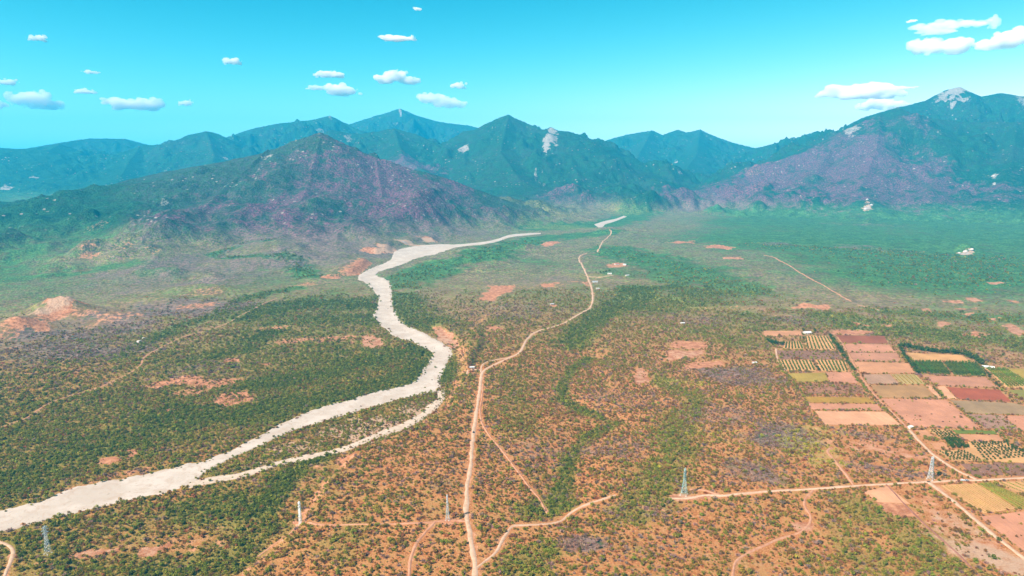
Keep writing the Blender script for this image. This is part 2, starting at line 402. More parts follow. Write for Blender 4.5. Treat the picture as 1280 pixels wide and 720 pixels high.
# fields: polygon, colour name, label
FIELDS = [
    ([(955, 413.5), (1001, 414), (1002, 419), (955, 421)], 'tan', 'tan strip of bare soil at the top left corner of the farm'),
    ([(1005, 420), (1035, 420), (1046, 437.5), (1008, 437)], 'straw', 'yellow vineyard plot below the white farmhouse'),
    ([(981, 427), (1001, 427), (1005, 436.5), (979, 436)], 'straw', 'smaller yellow vineyard plot left of the white farmhouse'),
    ([(970, 438), (1047, 439), (1053, 449), (975, 449)], 'mauve', 'dull mauve fallow strip between two vineyard plots'),
    ([(975, 450), (1014, 450), (1020, 463.5), (981, 463)], 'straw', 'left half of the lower vineyard plot'),
    ([(1019, 450), (1056, 451), (1061, 464.5), (1027, 464)], 'straw', 'right half of the lower vineyard plot'),
    ([(981, 467), (1031, 466), (1036, 477), (1000, 478)], 'lime', 'yellow green crop field under the lower vineyard'),
    ([(1032, 465.5), (1067, 465.5), (1072, 479), (1038, 478)], 'pink', 'small pinkish bare field right of the yellow green crop'),
    ([(1004, 479.5), (1071, 480), (1082, 493), (1006, 492)], 'brush', 'brown brushy field below the small pinkish one'),
    ([(1006, 496), (1085, 497), (1095, 504), (1010, 503)], 'olive', 'narrow olive yellow crop strip'),
    ([(1011, 504.5), (1096, 505.5), (1103, 513), (1014, 512)], 'pink', 'narrow pinkish strip under the olive crop'),
    ([(1019, 514), (1107, 515), (1127, 532), (1031, 531)], 'sand', 'pale sandy field at the lower left of the farm'),
    ([(1044, 419), (1105, 420), (1110, 429.5), (1055, 429)], 'rust', 'dark rust brown field at the top of the farm'),
    ([(1056, 430), (1111, 431), (1119, 440.5), (1060, 440)], 'pink', 'pinkish bare field right below the rust brown one'),
    ([(1062, 441), (1121, 441.5), (1126, 452), (1067, 451)], 'pink2', 'pinkish bare field, third down from the top'),
    ([(1068, 452.5), (1135, 454), (1144, 466.5), (1076, 466.5)], 'tan', 'orange tan bare field beside the dark green orchard'),
    ([(1078, 468), (1112, 468), (1124, 480), (1085, 480)], 'grey', 'greyish bare field left of the striped green one'),
    ([(1114, 468), (1145, 468), (1156, 480), (1126, 480)], 'palegreen', 'pale green striped field beside the greyish one'),
    ([(1088, 481.5), (1155, 482), (1169, 497), (1099, 497)], 'khaki', 'khaki stubble field in the middle of the farm'),
    ([(1157, 482), (1163, 482), (1178, 498), (1171, 498)], 'sand', 'thin sandy strip right of the khaki stubble field'),
    ([(1101, 498.5), (1182, 500), (1226, 536), (1139, 533)], 'pink', 'largest pinkish bare field of the farm'),
    ([(1134, 441), (1201, 444), (1215, 452.5), (1142, 450.5)], 'straw2', 'straw coloured field framed by dark trees'),
    ([(1137, 453), (1176, 452.5), (1188, 468), (1150, 466.5)], 'green', 'left dark green orchard block'),
    ([(1179, 452.8), (1222, 455), (1234, 470.5), (1193, 468.5)], 'green', 'right dark green orchard block'),
    ([(1230, 459), (1256, 460), (1290, 481), (1290, 486), (1258, 485)], 'straw', 'straw field with dark green rows at the right edge'),
    ([(1258, 460.5), (1300, 462), (1300, 480), (1290, 480)], 'lime', 'light field in the far right corner of the farm'),
    ([(1153, 469.5), (1232, 472), (1247, 485), (1170, 481.5)], 'pink2', 'brownish pink field under the dark green orchard'),
    ([(1171, 482.7), (1181, 483), (1196, 499), (1182, 498)], 'sand', 'sandy strip left of the brick red field'),
    ([(1183, 484), (1249, 487.5), (1264, 502), (1198, 498.7)], 'red', 'brick red ploughed field'),
    ([(1188, 500.5), (1268, 504), (1295, 513), (1295, 519), (1209, 517)], 'greygreen', 'grey green field below the brick red one'),
    ([(1209, 518), (1253, 519), (1273, 537), (1231, 535)], 'greypurple', 'grey purple fallow field below the grey green one'),
    ([(1255, 520), (1295, 520), (1295, 538), (1275, 538)], 'pink', 'pinkish field at the right edge beside the grey purple one'),
    ([(1260, 487.5), (1300, 487), (1300, 510)], 'grass', 'grassy green corner at the right edge'),
    ([(1143, 538), (1159, 538), (1169, 547), (1152, 546.5)], 'tan', 'small orange tan plot at the top of the orchard'),
    ([(1162, 554), (1180, 553), (1187, 562), (1170, 562)], 'tan', 'small sandy plot left of the dense citrus clump'),
    ([(1161, 537.5), (1188, 537.5), (1199, 548.5), (1175, 548.5)], 'straw', 'straw ground under the small upper orchard'),
    ([(1190, 537.5), (1242, 538.5), (1247, 543), (1196, 542)], 'bright', 'bright green crop strip at the top of the orchard'),
    ([(1196, 543), (1247, 544), (1255, 551.5), (1210, 551.5)], 'tan', 'tan plot below the bright green strip'),
    ([(1211, 552.5), (1255, 552.5), (1300, 570), (1300, 579), (1231, 577), (1190, 576), (1171, 563.5), (1205, 563)], 'straw', 'straw ground under the large orchard grid'),
    ([(1200, 579.5), (1247, 581), (1255, 594), (1217, 595)], 'mauve', 'dull mauve fallow plot under the orchard'),
    ([(1240, 578), (1300, 580), (1300, 596), (1262, 594)], 'mauve', 'mauve fallow plot under the orchard at the right edge'),
    ([(1176, 607), (1220, 604), (1270, 636), (1230, 642)], 'straw', 'striped row field below the farm road'),
    ([(1221, 604), (1238, 603), (1300, 630), (1300, 638), (1272, 636)], 'lime', 'green strip beside the striped row field'),
    ([(1241, 602.5), (1300, 602), (1300, 627)], 'straw', 'striped plot in the corner under the farm road'),
    ([(1226, 646), (1300, 637), (1300, 706), (1260, 674)], 'pink', 'pinkish bare field at the right edge below the striped rows'),
    ([(1079, 615), (1110, 608), (1137, 630), (1098, 628)], 'sand', 'pale sandy yard below the farm road'),
]
FIELD_COL = {'tan': (.56, .33, .22), 'straw': (.60, .40, .22), 'straw2': (.58, .38, .20), 'mauve': (.27, .17, .15), 'lime': (.38, .32, .09), 'pink': (.55, .31, .24), 'pink2': (.47, .27, .21),
             'brush': (.33, .19, .14), 'olive': (.40, .28, .07), 'sand': (.66, .42, .31), 'rust': (.30, .12, .08), 'grey': (.42, .30, .25), 'palegreen': (.42, .37, .19),
             'khaki': (.40, .27, .15), 'green': (.10, .13, .04), 'red': (.36, .115, .07), 'greygreen': (.34, .27, .19), 'greypurple': (.36, .25, .23), 'grass': (.28, .30, .10), 'bright': (.16, .24, .05)}

# clearings of bare soil (polygon, kind b = bare red soil, s = sand)
CLEAR = [
    ([(612, 357), (645, 356), (640, 364), (626, 370), (613, 381), (609, 376), (596, 376)], 'b'),
    ([(607, 408), (630, 408), (631, 412), (607, 412)], 'b'),
    ([(845, 427), (886, 427), (883, 436), (838, 436)], 'b'),
    ([(838, 437.5), (883, 438), (876, 447), (850, 449), (825, 453)], 's'),
    ([(855, 455), (900, 451), (903, 456), (880, 462), (852, 461)], 'b'),
    ([(795, 460), (806, 458), (812, 475), (800, 485), (793, 480)], 's'),
    ([(980, 387), (998, 378), (1015, 379), (1035, 381), (1037, 387), (1010, 386)], 'b'),
    ([(1180, 376), (1202, 375), (1203, 379), (1180, 379)], 's'), ([(1210, 373), (1227, 373), (1230, 378), (1212, 377)], 's'),
    ([(1197, 385), (1220, 384), (1222, 387), (1200, 388)], 's'), ([(1207, 392), (1220, 388), (1221, 392), (1212, 395)], 's'),
    ([(1150, 385), (1162, 384), (1162, 389), (1152, 389)], 's'), ([(1233, 398), (1250, 396), (1257, 398), (1240, 401)], 's'),
    ([(1171, 402), (1182, 402), (1193, 407), (1175, 408)], 's'), ([(1250, 406), (1265, 403), (1275, 411), (1290, 414), (1290, 420), (1270, 420)], 's'),
    ([(1235, 352.5), (1253, 352.5), (1253, 355), (1238, 355)], 's'), ([(1260, 374), (1272, 377), (1272, 378.5), (1262, 377)], 's'),
    ([(758, 331), (770, 328), (782, 330), (783, 334), (760, 334)], 's'), ([(730, 353), (736, 353), (737, 358), (730, 357)], 's'),
    ([(676, 356), (695, 353), (696, 359), (678, 359)], 'b'), ([(688, 381), (697, 381), (698, 384), (690, 384)], 'b'),
    ([(675, 304), (697, 301), (700, 305), (680, 308)], 'b'),
    ([(450, 420), (462, 417), (475, 424), (478, 434), (462, 436), (452, 432)], 's'), ([(435, 418), (448, 420), (444, 430), (435, 432)], 's'),
    ([(125, 573), (148, 568), (150, 575), (135, 581), (125, 579)], 'b'), ([(158, 562), (175, 560), (172, 570), (160, 572)], 'b'),
    ([(540, 410), (553, 408), (566, 416), (573, 425), (570, 437), (562, 436), (556, 428), (540, 418)], 's'),
    ([(833, 303), (865, 301), (866, 304), (835, 304)], 'b'), ([(880, 307), (898, 306), (918, 309), (916, 312), (884, 310)], 'b'), ([(903, 322), (926, 321), (926, 324), (905, 324)], 's'),
    ([(836, 620), (850, 617), (872, 619), (895, 616), (905, 620), (885, 625), (845, 628)], 's'),
    ([(366, 652), (376, 650), (392, 654), (390, 660), (372, 658)], 'b'), ([(545, 650), (566, 646), (578, 650), (570, 657), (552, 656)], 'b'),
    ([(990, 655), (1005, 652), (1018, 655), (1014, 663), (1000, 668), (994, 663)], 's'),
    ([(1095, 628), (1130, 631), (1150, 645), (1125, 648), (1110, 640)], 'b'),
    ([(175, 685), (205, 680), (215, 672), (220, 682), (190, 695), (175, 697)], 's'), ([(90, 695), (115, 686), (150, 684), (150, 690), (100, 697)], 's'),
    ([(700, 430), (705, 428), (708, 432), (703, 434)], 'b'), ([(1085, 253), (1090, 256), (1088, 262), (1080, 263), (1078, 260)], 'r'),
    ([(1198, 317), (1206, 313), (1216, 312), (1214, 317), (1203, 319)], 'r'), ([(1203, 418), (1218, 414), (1240, 419), (1225, 422)], 'b'),
    ([(1070, 404), (1090, 406), (1120, 406), (1118, 409), (1080, 408)], 'b'), ([(1040, 415), (1050, 411), (1090, 413), (1090, 417), (1044, 418)], 'b'),
]
# green corridors: polyline, half width m, strength
LUSH = [
    ([(770, 312), (850, 335), (905, 362), (820, 378)], 130, 0.72), ([(640, 320), (690, 330)], 70, .5),
    ([(1040, 400), (1100, 408), (1180, 418), (1300, 432)], 70, 0.75), ([(940, 395), (1000, 402)], 40, 0.6), ([(870, 415), (940, 430)], 30, .5),
    ([(690, 640), (705, 605), (712, 570), (735, 548), (768, 530), (735, 517), (705, 503), (702, 482), (715, 462), (738, 448)], 9, .8),
    ([(712, 432), (728, 412), (745, 400), (775, 380), (800, 365), (850, 358)], 34, 0.9),
    ([(790, 385), (800, 372), (795, 362)], 45, 1.0),
    ([(790, 640), (810, 615), (840, 580), (848, 545), (845, 520)], 20, 0.5),
    ([(820, 470), (870, 500), (860, 525)], 14, 0.5),
    ([(150, 445), (190, 425), (230, 405), (270, 395), (300, 375), (330, 368), (370, 360)], 22, 0.9),
    ([(345, 318), (370, 330), (388, 345)], 42, 1.0),
    ([(350, 297), (310, 302), (268, 318), (285, 322), (330, 318)], 26, .9),
    ([(220, 345), (150, 330), (60, 345), (0, 350)], 60, 0.6),
    ([(495, 292), (545, 288)], 25, 0.8), ([(535, 284), (600, 305)], 30, 0.4),
    ([(500, 355), (520, 345), (560, 330), (600, 318), (650, 303), (700, 296), (750, 290)], 90, 0.75),
    ([(495, 370), (505, 390), (530, 405)], 60, 0.8),
    ([(660, 285), (700, 284), (750, 282), (775, 276), (800, 262)], 110, 0.9),
    ([(320, 395), (350, 385), (390, 380), (440, 380)], 70, 1.0), ([(350, 405), (400, 400), (450, 400)], 60, 0.8),
    ([(320, 430), (335, 418), (350, 412)], 26, 1.0), ([(270, 445), (300, 440), (320, 425)], 30, 0.9),
    ([(330, 480), (400, 470), (470, 450), (520, 440), (530, 470), (480, 480), (400, 500), (300, 520), (200, 520)], 46, 0.9),
    ([(200, 540), (120, 560), (60, 580), (0, 610)], 55, 0.8), ([(0, 540), (60, 545), (140, 540), (210, 505)], 40, 0.55),
    ([(325, 640), (350, 605), (380, 580), (400, 572)], 15, 1.0), ([(330, 660), (300, 640), (280, 625), (250, 640)], 22, 0.8),
    ([(20, 680), (100, 710), (200, 715), (300, 700), (320, 670)], 22, 0.7), ([(0, 660), (60, 656), (130, 650)], 10, 0.6),
    ([(560, 475), (556, 465)], 14, 1.0), ([(650, 700), (680, 690), (660, 720)], 16, 0.55), ([(660, 640), (700, 630)], 14, 0.7),
    ([(1080, 640), (1130, 660), (1160, 690), (1180, 720)], 26, 0.42), ([(1050, 660), (1080, 690), (1100, 715)], 22, 0.35),
    ([(900, 260), (1000, 258), (1080, 262), (1150, 276), (1250, 300)], 120, 0.8), ([(1080, 265), (1140, 272), (1190, 285)], 45, 1.0),
    ([(900, 400), (960, 410)], 40, 0.5), ([(1110, 390), (1150, 392), (1200, 395), (1280, 400)], 50, 0.7), ([(1060, 395), (1120, 410), (1250, 425)], 40, 0.5),
    ([(770, 340), (830, 345), (900, 335)], 80, 0.6), ([(640, 470), (645, 500), (650, 540)], 25, 0.3),
    ([(420, 690), (450, 640), (500, 620)], 18, 0.3),
]
# leafless purple brush and barren rusty areas: px, py, rx px, metres deep, strength
DRY = [
    (330, 322, 150, 300, .8), (430, 305, 90, 350, .9), (520, 285, 70, 300, .8), (200, 335, 110, 220, .7),
    (400, 300, 130, 500, .75), (300, 270, 130, 700, .7), (470, 230, 90, 700, .9), (520, 260, 120, 500, .8), (390, 230, 100, 500, .7), (560, 240, 60, 300, .8),
    (620, 265, 50, 250, .7), (230, 350, 150, 250, .7), (100, 410, 130, 160, .8), (200, 390, 130, 120, .9), (40, 440, 90, 150, .7), (130, 440, 90, 80, .8),
    (250, 465, 70, 80, .5), (720, 240, 60, 400, .6), (500, 205, 60, 400, .9),
    (900, 240, 90, 500, 1.), (980, 225, 90, 700, 1.), (1060, 215, 90, 900, .95), (1130, 230, 80, 800, .8), (1180, 240, 80, 600, .6), (1270, 235, 60, 600, .5), (860, 250, 50, 250, 1.), (1050, 245, 60, 300, .9),
    (1060, 190, 60, 900, .7), (1130, 175, 50, 800, .5), (960, 250, 60, 250, .8), (1000, 300, 60, 300, .3), (1090, 310, 60, 120, .6), (975, 305, 30, 100, .6), (1080, 280, 60, 200, .5),
    (840, 300, 50, 200, .4), (700, 350, 80, 120, .5), (640, 390, 80, 120, .5), (870, 400, 60, 60, .5), (920, 470, 60, 60, .8), (970, 545, 50, 60, .9), (940, 590, 60, 40, .6),
    (760, 560, 60, 40, .6), (780, 500, 60, 60, .5), (730, 680, 40, 20, 1.), (800, 640, 50, 20, .6), (900, 520, 60, 60, .5), (1000, 400, 40, 60, .6), (660, 560, 60, 60, .35), (830, 690, 60, 30, .3),
    (560, 600, 60, 60, .25), (1090, 585, 60, 20, .6), (1080, 545, 40, 20, .5),
]
BARE = [  # rusty / stony ground, px py rx depth strength
    (75, 376, 26, 80, 1.0), (40, 404, 22, 60, .9), (70, 392, 25, 50, .9), (145, 395, 50, 50, .55), (110, 390, 22, 45, .6), (10, 418, 14, 40, .6), (12, 435, 10, 16, .6), (250, 382, 36, 40, .7), (255, 365, 25, 40, .5), (195, 372, 20, 40, .5),
    (112, 318, 12, 60, .7), (110, 303, 14, 60, .6), (122, 281, 16, 60, .8), (160, 308, 16, 60, .5), (190, 312, 16, 60, .5), (270, 270, 18, 120, .6), (410, 245, 16, 90, .6), (490, 235, 20, 150, .6), (530, 228, 16, 150, .5), (570, 225, 18, 100, .6), (450, 275, 26, 80, .5), (600, 270, 40, 90, .5), (620, 275, 18, 60, .6),
    (485, 308, 18, 40, 1.), (510, 305, 25, 30, 1.), (535, 298, 16, 30, 1.), (462, 312, 14, 40, .9), (440, 340, 22, 30, 1.), (410, 346, 14, 25, 1.), (380, 355, 30, 30, .6),
    (880, 243, 25, 150, .6), (940, 215, 14, 150, .8), (930, 235, 40, 200, .6), (1000, 212, 20, 200, .5), (1035, 225, 20, 200, .5), (1135, 230, 12, 160, .6), (1135, 185, 8, 120, .6),
    (620, 358, 30, 60, .4), (680, 357, 60, 50, .5), (720, 352, 30, 40, .6), (690, 310, 20, 60, .4), (930, 385, 40, 40, .5), (880, 385, 25, 30, .5), (980, 395, 40, 30, .5), (960, 430, 30, 30, .4),
    (810, 470, 30, 25, .5), (850, 480, 30, 20, .5), (900, 455, 40, 20, .3), (390, 600, 20, 30, .5), (430, 575, 18, 20, .8), (400, 585, 18, 20, .6), (380, 425, 80, 30, .75), (215, 478, 34, 34, .9), (275, 478, 40, 30, .9), (292, 500, 26, 40, .95), (240, 490, 25, 25, .8), (345, 410, 40, 26, .8), (410, 425, 30, 30, .8), (290, 450, 12, 20, .9), (330, 455, 10, 22, .9), (165, 590, 40, 10, .7), (60, 618, 40, 8, .6), (95, 608, 30, 8, .6), (205, 515, 14, 12, .8), (260, 555, 40, 8, .5), (580, 462, 20, 40, .5),
    (470, 700, 200, 60, .25), (460, 610, 90, 60, .3), (900, 690, 120, 50, .4), (1100, 560, 70, 30, .7), (1010, 660, 30, 20, .4), (850, 640, 40, 16, .5), (830, 660, 30, 14, .4),
    (1030, 540, 30, 30, .4), (1240, 690, 40, 30, .7), (1180, 650, 30, 40, .6), (1160, 625, 30, 20, .6), (1210, 690, 30, 25, .6), (1140, 615, 24, 10, .5), (1060, 575, 60, 14, .4), (170, 690, 120, 30, .45), (240, 680, 60, 20, .5), (60, 700, 40, 14, .5),
]
SANDY = [(510, 304, 30, 34, .9), (485, 308, 16, 34, .8), (535, 300, 14, 26, .8), (72, 376, 20, 50, .75), (52, 388, 16, 40, .75), (435, 342, 14, 20, .5), (460, 535, 70, 60, .8), (380, 560, 60, 40, .7), (520, 512, 30, 40, .9), (320, 580, 30, 20, .7), (550, 425, 25, 50, .6), (1200, 660, 40, 60, .5), (1240, 695, 50, 30, .7), (1090, 560, 60, 30, .4), (1040, 590, 30, 14, .3), (555, 470, 14, 60, .3)]
ROCK = [  # pale granite faces
    (687, 170, 13, 420, 1.), (690, 163, 9, 260, 1.), (684, 178, 10, 320, 1.), (578, 184, 13, 240, 1.), (1195, 116, 18, 500, 1.), (1180, 122, 12, 300, .9), (1062, 163, 12, 350, .9), (1235, 122, 10, 200, .5), (1278, 125, 8, 300, .8),
    (500, 139, 3, 200, 1.), (510, 142, 4, 150, .7), (413, 147, 4, 150, .7), (465, 147, 3, 150, .6), (493, 155, 8, 200, .7), (435, 172, 7, 150, .8), (400, 163, 8, 80, .8), (395, 168, 8, 60, .5), (335, 195, 10, 60, .8), (720, 174, 6, 150, .6), (740, 186, 4, 120, .5),
    (282, 198, 6, 60, .8), (340, 195, 7, 60, .7), (205, 252, 7, 60, .7), (42, 222, 7, 120, 1.), (5, 237, 10, 140, 1.), (8, 230, 5, 80, .8), (845, 203, 4, 200, 1.), (850, 214, 7, 90, .9), (670, 215, 2.5, 250, .8), (680, 230, 3, 100, .8), (770, 228, 12, 120, .5), (1243, 221, 4, 150, 1.), (1242, 230, 2.5, 60, 1.), (1205, 196, 5, 100, .6), (985, 208, 12, 100, .5), (935, 210, 16, 100, .6),
    (988, 209, 6, 60, .6), (160, 195, 4, 120, .6), (130, 210, 2, 120, .7), (182, 188, 4, 120, .5), (66, 186, 4, 100, .5), (510, 305, 22, 20, .9), (490, 309, 10, 22, .6), (535, 304, 10, 12, .7), (320, 222, 4, 80, .7),
]

lush = np.zeros((NR, NA), np.float32)
dry = np.zeros((NR, NA), np.float32)
bare = np.zeros((NR, NA), np.float32)
sandy = np.zeros((NR, NA), np.float32)
rock = np.zeros((NR, NA), np.float32)
eN = fbm(GX, GY, 130, 5, 201)
eN2 = fbm(GX, GY, 45, 4, 231)
eN3 = fbm(GX, GY, 600, 4, 251)

def blob(field, px, py, rx, depth, v, rough=0.8):
    cx, cy_ = hit(px, py)
    d = math.hypot(cx, cy_)
    ax = rx * d / F
    a = math.atan2(cx, cy_)
    ex, ey = math.sin(a), math.cos(a)          # along the sight line
    dep = max(depth, 6)
    reach = 2.2 * max(ax, dep)
    ii0, ii1 = np.searchsorted(RR, [max(d - reach, 0), d + reach])
    da = min(reach / d * 1.3, 2.0)
    jj0, jj1 = np.searchsorted(az_f, [a - da, a + da])
    if jj1 <= jj0 or ii1 <= ii0:
        return
    s = (slice(ii0, ii1), slice(jj0, jj1))
    x, y = GX[s] - cx, GY[s] - cy_
    al = x * ex + y * ey
    ac = x * ey - y * ex
    q = np.sqrt((al / dep) ** 2 + (ac / ax) ** 2)
    n = eN[s] * 0.6 + eN2[s] * 0.6
    m = v * (1 - sstep(0.45, 1.25, q + n * rough))
    field[s] = np.maximum(field[s], m)

# broad zones
GPX, GPY = None, None
lush += 0.30 + 0.25 * eN3 + 0.15 * eN
zone_right = sstep(0, 500, poly_sdf(GX, GY, [plane(*p) for p in [(860, 262), (1500, 262), (1500, 395), (1180, 400), (1000, 372), (900, 330), (800, 300)]]))
lush += 0.42 * zone_right
left_bank = sstep(0, 120, poly_sdf(GX, GY, [plane(*p) for p in [(-300, 640), (0, 636), (130, 600), (290, 560), (350, 528), (510, 480), (530, 440), (470, 400), (455, 355), (380, 360), (250, 420), (120, 470), (-300, 540)]]))
lush += 0.20 * left_bank
far_left = sstep(0, 600, poly_sdf(GX, GY, [plane(*p) for p in [(-400, 236), (200, 236), (260, 300), (150, 345), (60, 370), (-400, 400)]]))
lush += 0.35 * far_left
mount = sstep(30, 160, MZ)
lush += 0.25 * mount * (RG > 5000)
fore = sstep(0, 40, ts) * (1 - sstep(1000, 1700, RG))
lush -= 0.22 * fore
bare += 0.30 * fore * sstep(-0.5, 0.6, eN + eN3)
lush -= 0.6 * sstep(0, 30, fs)
for pts, hw, v in LUSH:
    wp = hits(pts)
    rmin = min(math.hypot(*p) for p in wp) - 4 * hw
    rmax = max(math.hypot(*p) for p in wp) + 4 * hw
    a_, b_ = np.searchsorted(RR, [rmin, rmax])
    s = (slice(a_, b_), slice(None))
    d = seg_dist(GX[s], GY[s], wp)
    m = v * (1 - sstep(0.3, 2.1, d / hw + 0.9 * eN[s] + 0.9 * eN2[s]))
    lush[s] = np.maximum(lush[s], m)
for b in DRY:
    blob(dry, *b, rough=1.0)
dry *= (0.55 + 0.45 * sstep(-0.4, 0.3, eN))
for b in BARE:
    far_b = b[1] < 290
    blob(bare, b[0], b[1], b[2], b[3], b[4] * (.55 if far_b else 1), rough=1.3)
for b in SANDY:
    blob(sandy, *b, rough=1.0)
for b in ROCK:
    blob(rock, b[0], b[1], b[2] * .8, b[3] * .65, b[4], rough=1.5)
CLEAR_W = []
for pts, k in CLEAR:
    wp = hits(pts)
    CLEAR_W.append(wp)
    ds = [math.hypot(*p) for p in wp]
    a_, b_ = np.searchsorted(RR, [min(ds) - 30, max(ds) + 30])
    s = (slice(a_, b_), slice(None))
    sd = poly_sdf(GX[s], GY[s], wp)
    w = 0.008 * np.mean(ds)
    m = sstep(-w * 0.6, w * 0.6, sd + eN2[s] * w * 1.6)
    bare[s] = np.maximum(bare[s], m)
    if k in 'sr':
        sandy[s] = np.maximum(sandy[s], m * (0.5 if k == 's' else 1))
    if k == 'r':
        rock[s] = np.maximum(rock[s], m)
for k_, (pp, hgt, wdt) in enumerate(BLUFFS[:2]):
    sd = poly_sdf(GX, GY, [plane(*p) for p in pp])
    face = sstep(-12, 8, sd + eN2 * 14) * (1 - sstep(60, 170, rd_ + 40 * eN))
    bare = np.maximum(bare, .95 * face)
    if k_ == 0:
        sandy = np.maximum(sandy, 1.0 * face * sstep(-.45, .1, eN2 + .15))
        rock = np.maximum(rock, .85 * face * sstep(-.25, .25, eN2))
# trodden verges beside the tracks, sandy river margins
TRACK_W = [hits(t[0]) for t in TRACKS]
for wp, t in zip(TRACK_W, TRACKS):
    ds = [math.hypot(*p) for p in wp]
    a_, b_ = np.searchsorted(RR, [min(ds) - 30, max(ds) + 30])
    s = (slice(a_, b_), slice(None))
    d = seg_dist(GX[s], GY[s], wp)
    bare[s] = np.maximum(bare[s], 0.6 * (1 - sstep(0.6, 1.5, d / (t[1] * 0.7) + 0.9 * eN2[s])))
terr_edge = np.exp(-((ts - 4 + edge_n) / 12) ** 2) * (RG < 1700) * sstep(-0.25, 0.25, eN + 0.1)
bare = np.maximum(bare, 0.75 * terr_edge)
lush = np.clip(lush, 0, 1)
dry, bare, sandy, rock = [np.clip(a, 0, 1) for a in (dry, bare, sandy, rock)]
# slope of the ground: steep faces above the plain show some rock
yellow = np.zeros((NR, NA), np.float32)
for b in [(845, 478, 40, 25, 1.), (1010, 560, 40, 40, .8), (1020, 540, 40, 30, .7), (1030, 575, 30, 20, .8), (820, 375, 50, 80, .6), (870, 385, 40, 60, .6), (730, 345, 30, 60, .6), (900, 545, 60, 40, .3), (680, 262, 60, 150, .5), (700, 285, 60, 120, .5), (780, 262, 30, 120, .4), (1100, 400, 60, 50, .4)]:
    blob(yellow, *b, rough=1.0)

# ------------------------------------------------------------------ material helpers
def new_mat(name):
    m = bpy.data.materials.new(name)
    m.use_nodes = True
    nt = m.node_tree
    nt.nodes.clear()
    out = nt.nodes.new('ShaderNodeOutputMaterial')
    return m, nt, out

class NT:
    def __init__(self, nt):
        self.nt = nt
    def n(self, t, **kw):
        nd = self.nt.nodes.new(t)
        for k, v in kw.items():
            setattr(nd, k, v)
        return nd
    def link(self, a, b):
        self.nt.links.new(a, b)
    def val(self, sock, v):
        if hasattr(v, 'links') or isinstance(v, bpy.types.NodeSocket):
            self.link(v, sock)
        else:
            sock.default_value = v
    def noise(self, vec, scale, detail=4, rough=0.55, dist=0.0):
        nd = self.n('ShaderNodeTexNoise')
        self.link(vec, nd.inputs['Vector'])
        nd.inputs['Scale'].default_value = scale
        nd.inputs['Detail'].default_value = detail
        nd.inputs['Roughness'].default_value = rough
        nd.inputs['Distortion'].default_value = dist
        return nd.outputs[0]
    def math(self, op, a, b=0.0, clamp=False):
        nd = self.n('ShaderNodeMath', operation=op)
        nd.use_clamp = clamp
        self.val(nd.inputs[0], a)
        self.val(nd.inputs[1], b)
        return nd.outputs[0]
    def ramp(self, x, lo, hi, a=0.0, b=1.0):
        nd = self.n('ShaderNodeMapRange', interpolation_type='SMOOTHSTEP')
        self.val(nd.inputs[0], x)
        nd.inputs[1].default_value = lo
        nd.inputs[2].default_value = hi
        nd.inputs[3].default_value = a
        nd.inputs[4].default_value = b
        return nd.outputs[0]
    def mix(self, f, a, b, mode='MIX'):
        nd = self.n('ShaderNodeMix', data_type='RGBA', blend_type=mode)
        self.val(nd.inputs[0], f)
        self.val(nd.inputs[6], a if not isinstance(a, tuple) else (*a, 1))
        self.val(nd.inputs[7], b if not isinstance(b, tuple) else (*b, 1))
        return nd.outputs[2]

def bsdf(h, col, rough=0.95, spec=0.1, normal=None):
    b = h.n('ShaderNodeBsdfPrincipled')
    h.val(b.inputs['Base Color'], col if not isinstance(col, tuple) else (*col, 1))
    b.inputs['Roughness'].default_value = rough
    b.inputs['Specular IOR Level'].default_value = spec
    if normal is not None:
        h.link(normal, b.inputs['Normal'])
    return b

def plain(name, col, rough=0.7, spec=0.2, metal=0.0, grain=None, var=0.12):
    m, nt, out = new_mat(name)
    h = NT(nt)
    c = col
    if grain:
        pos = h.n('ShaderNodeTexCoord').outputs['Object']
        n1 = h.noise(pos, grain, 4)
        c = h.mix(h.ramp(n1, 0.3, 0.7), tuple(v * (1 - var) for v in col), tuple(min(v * (1 + var), 1) for v in col))
    b = bsdf(h, c, rough, spec)
    b.inputs['Metallic'].default_value = metal
    h.link(b.outputs[0], out.inputs[0])
    return m

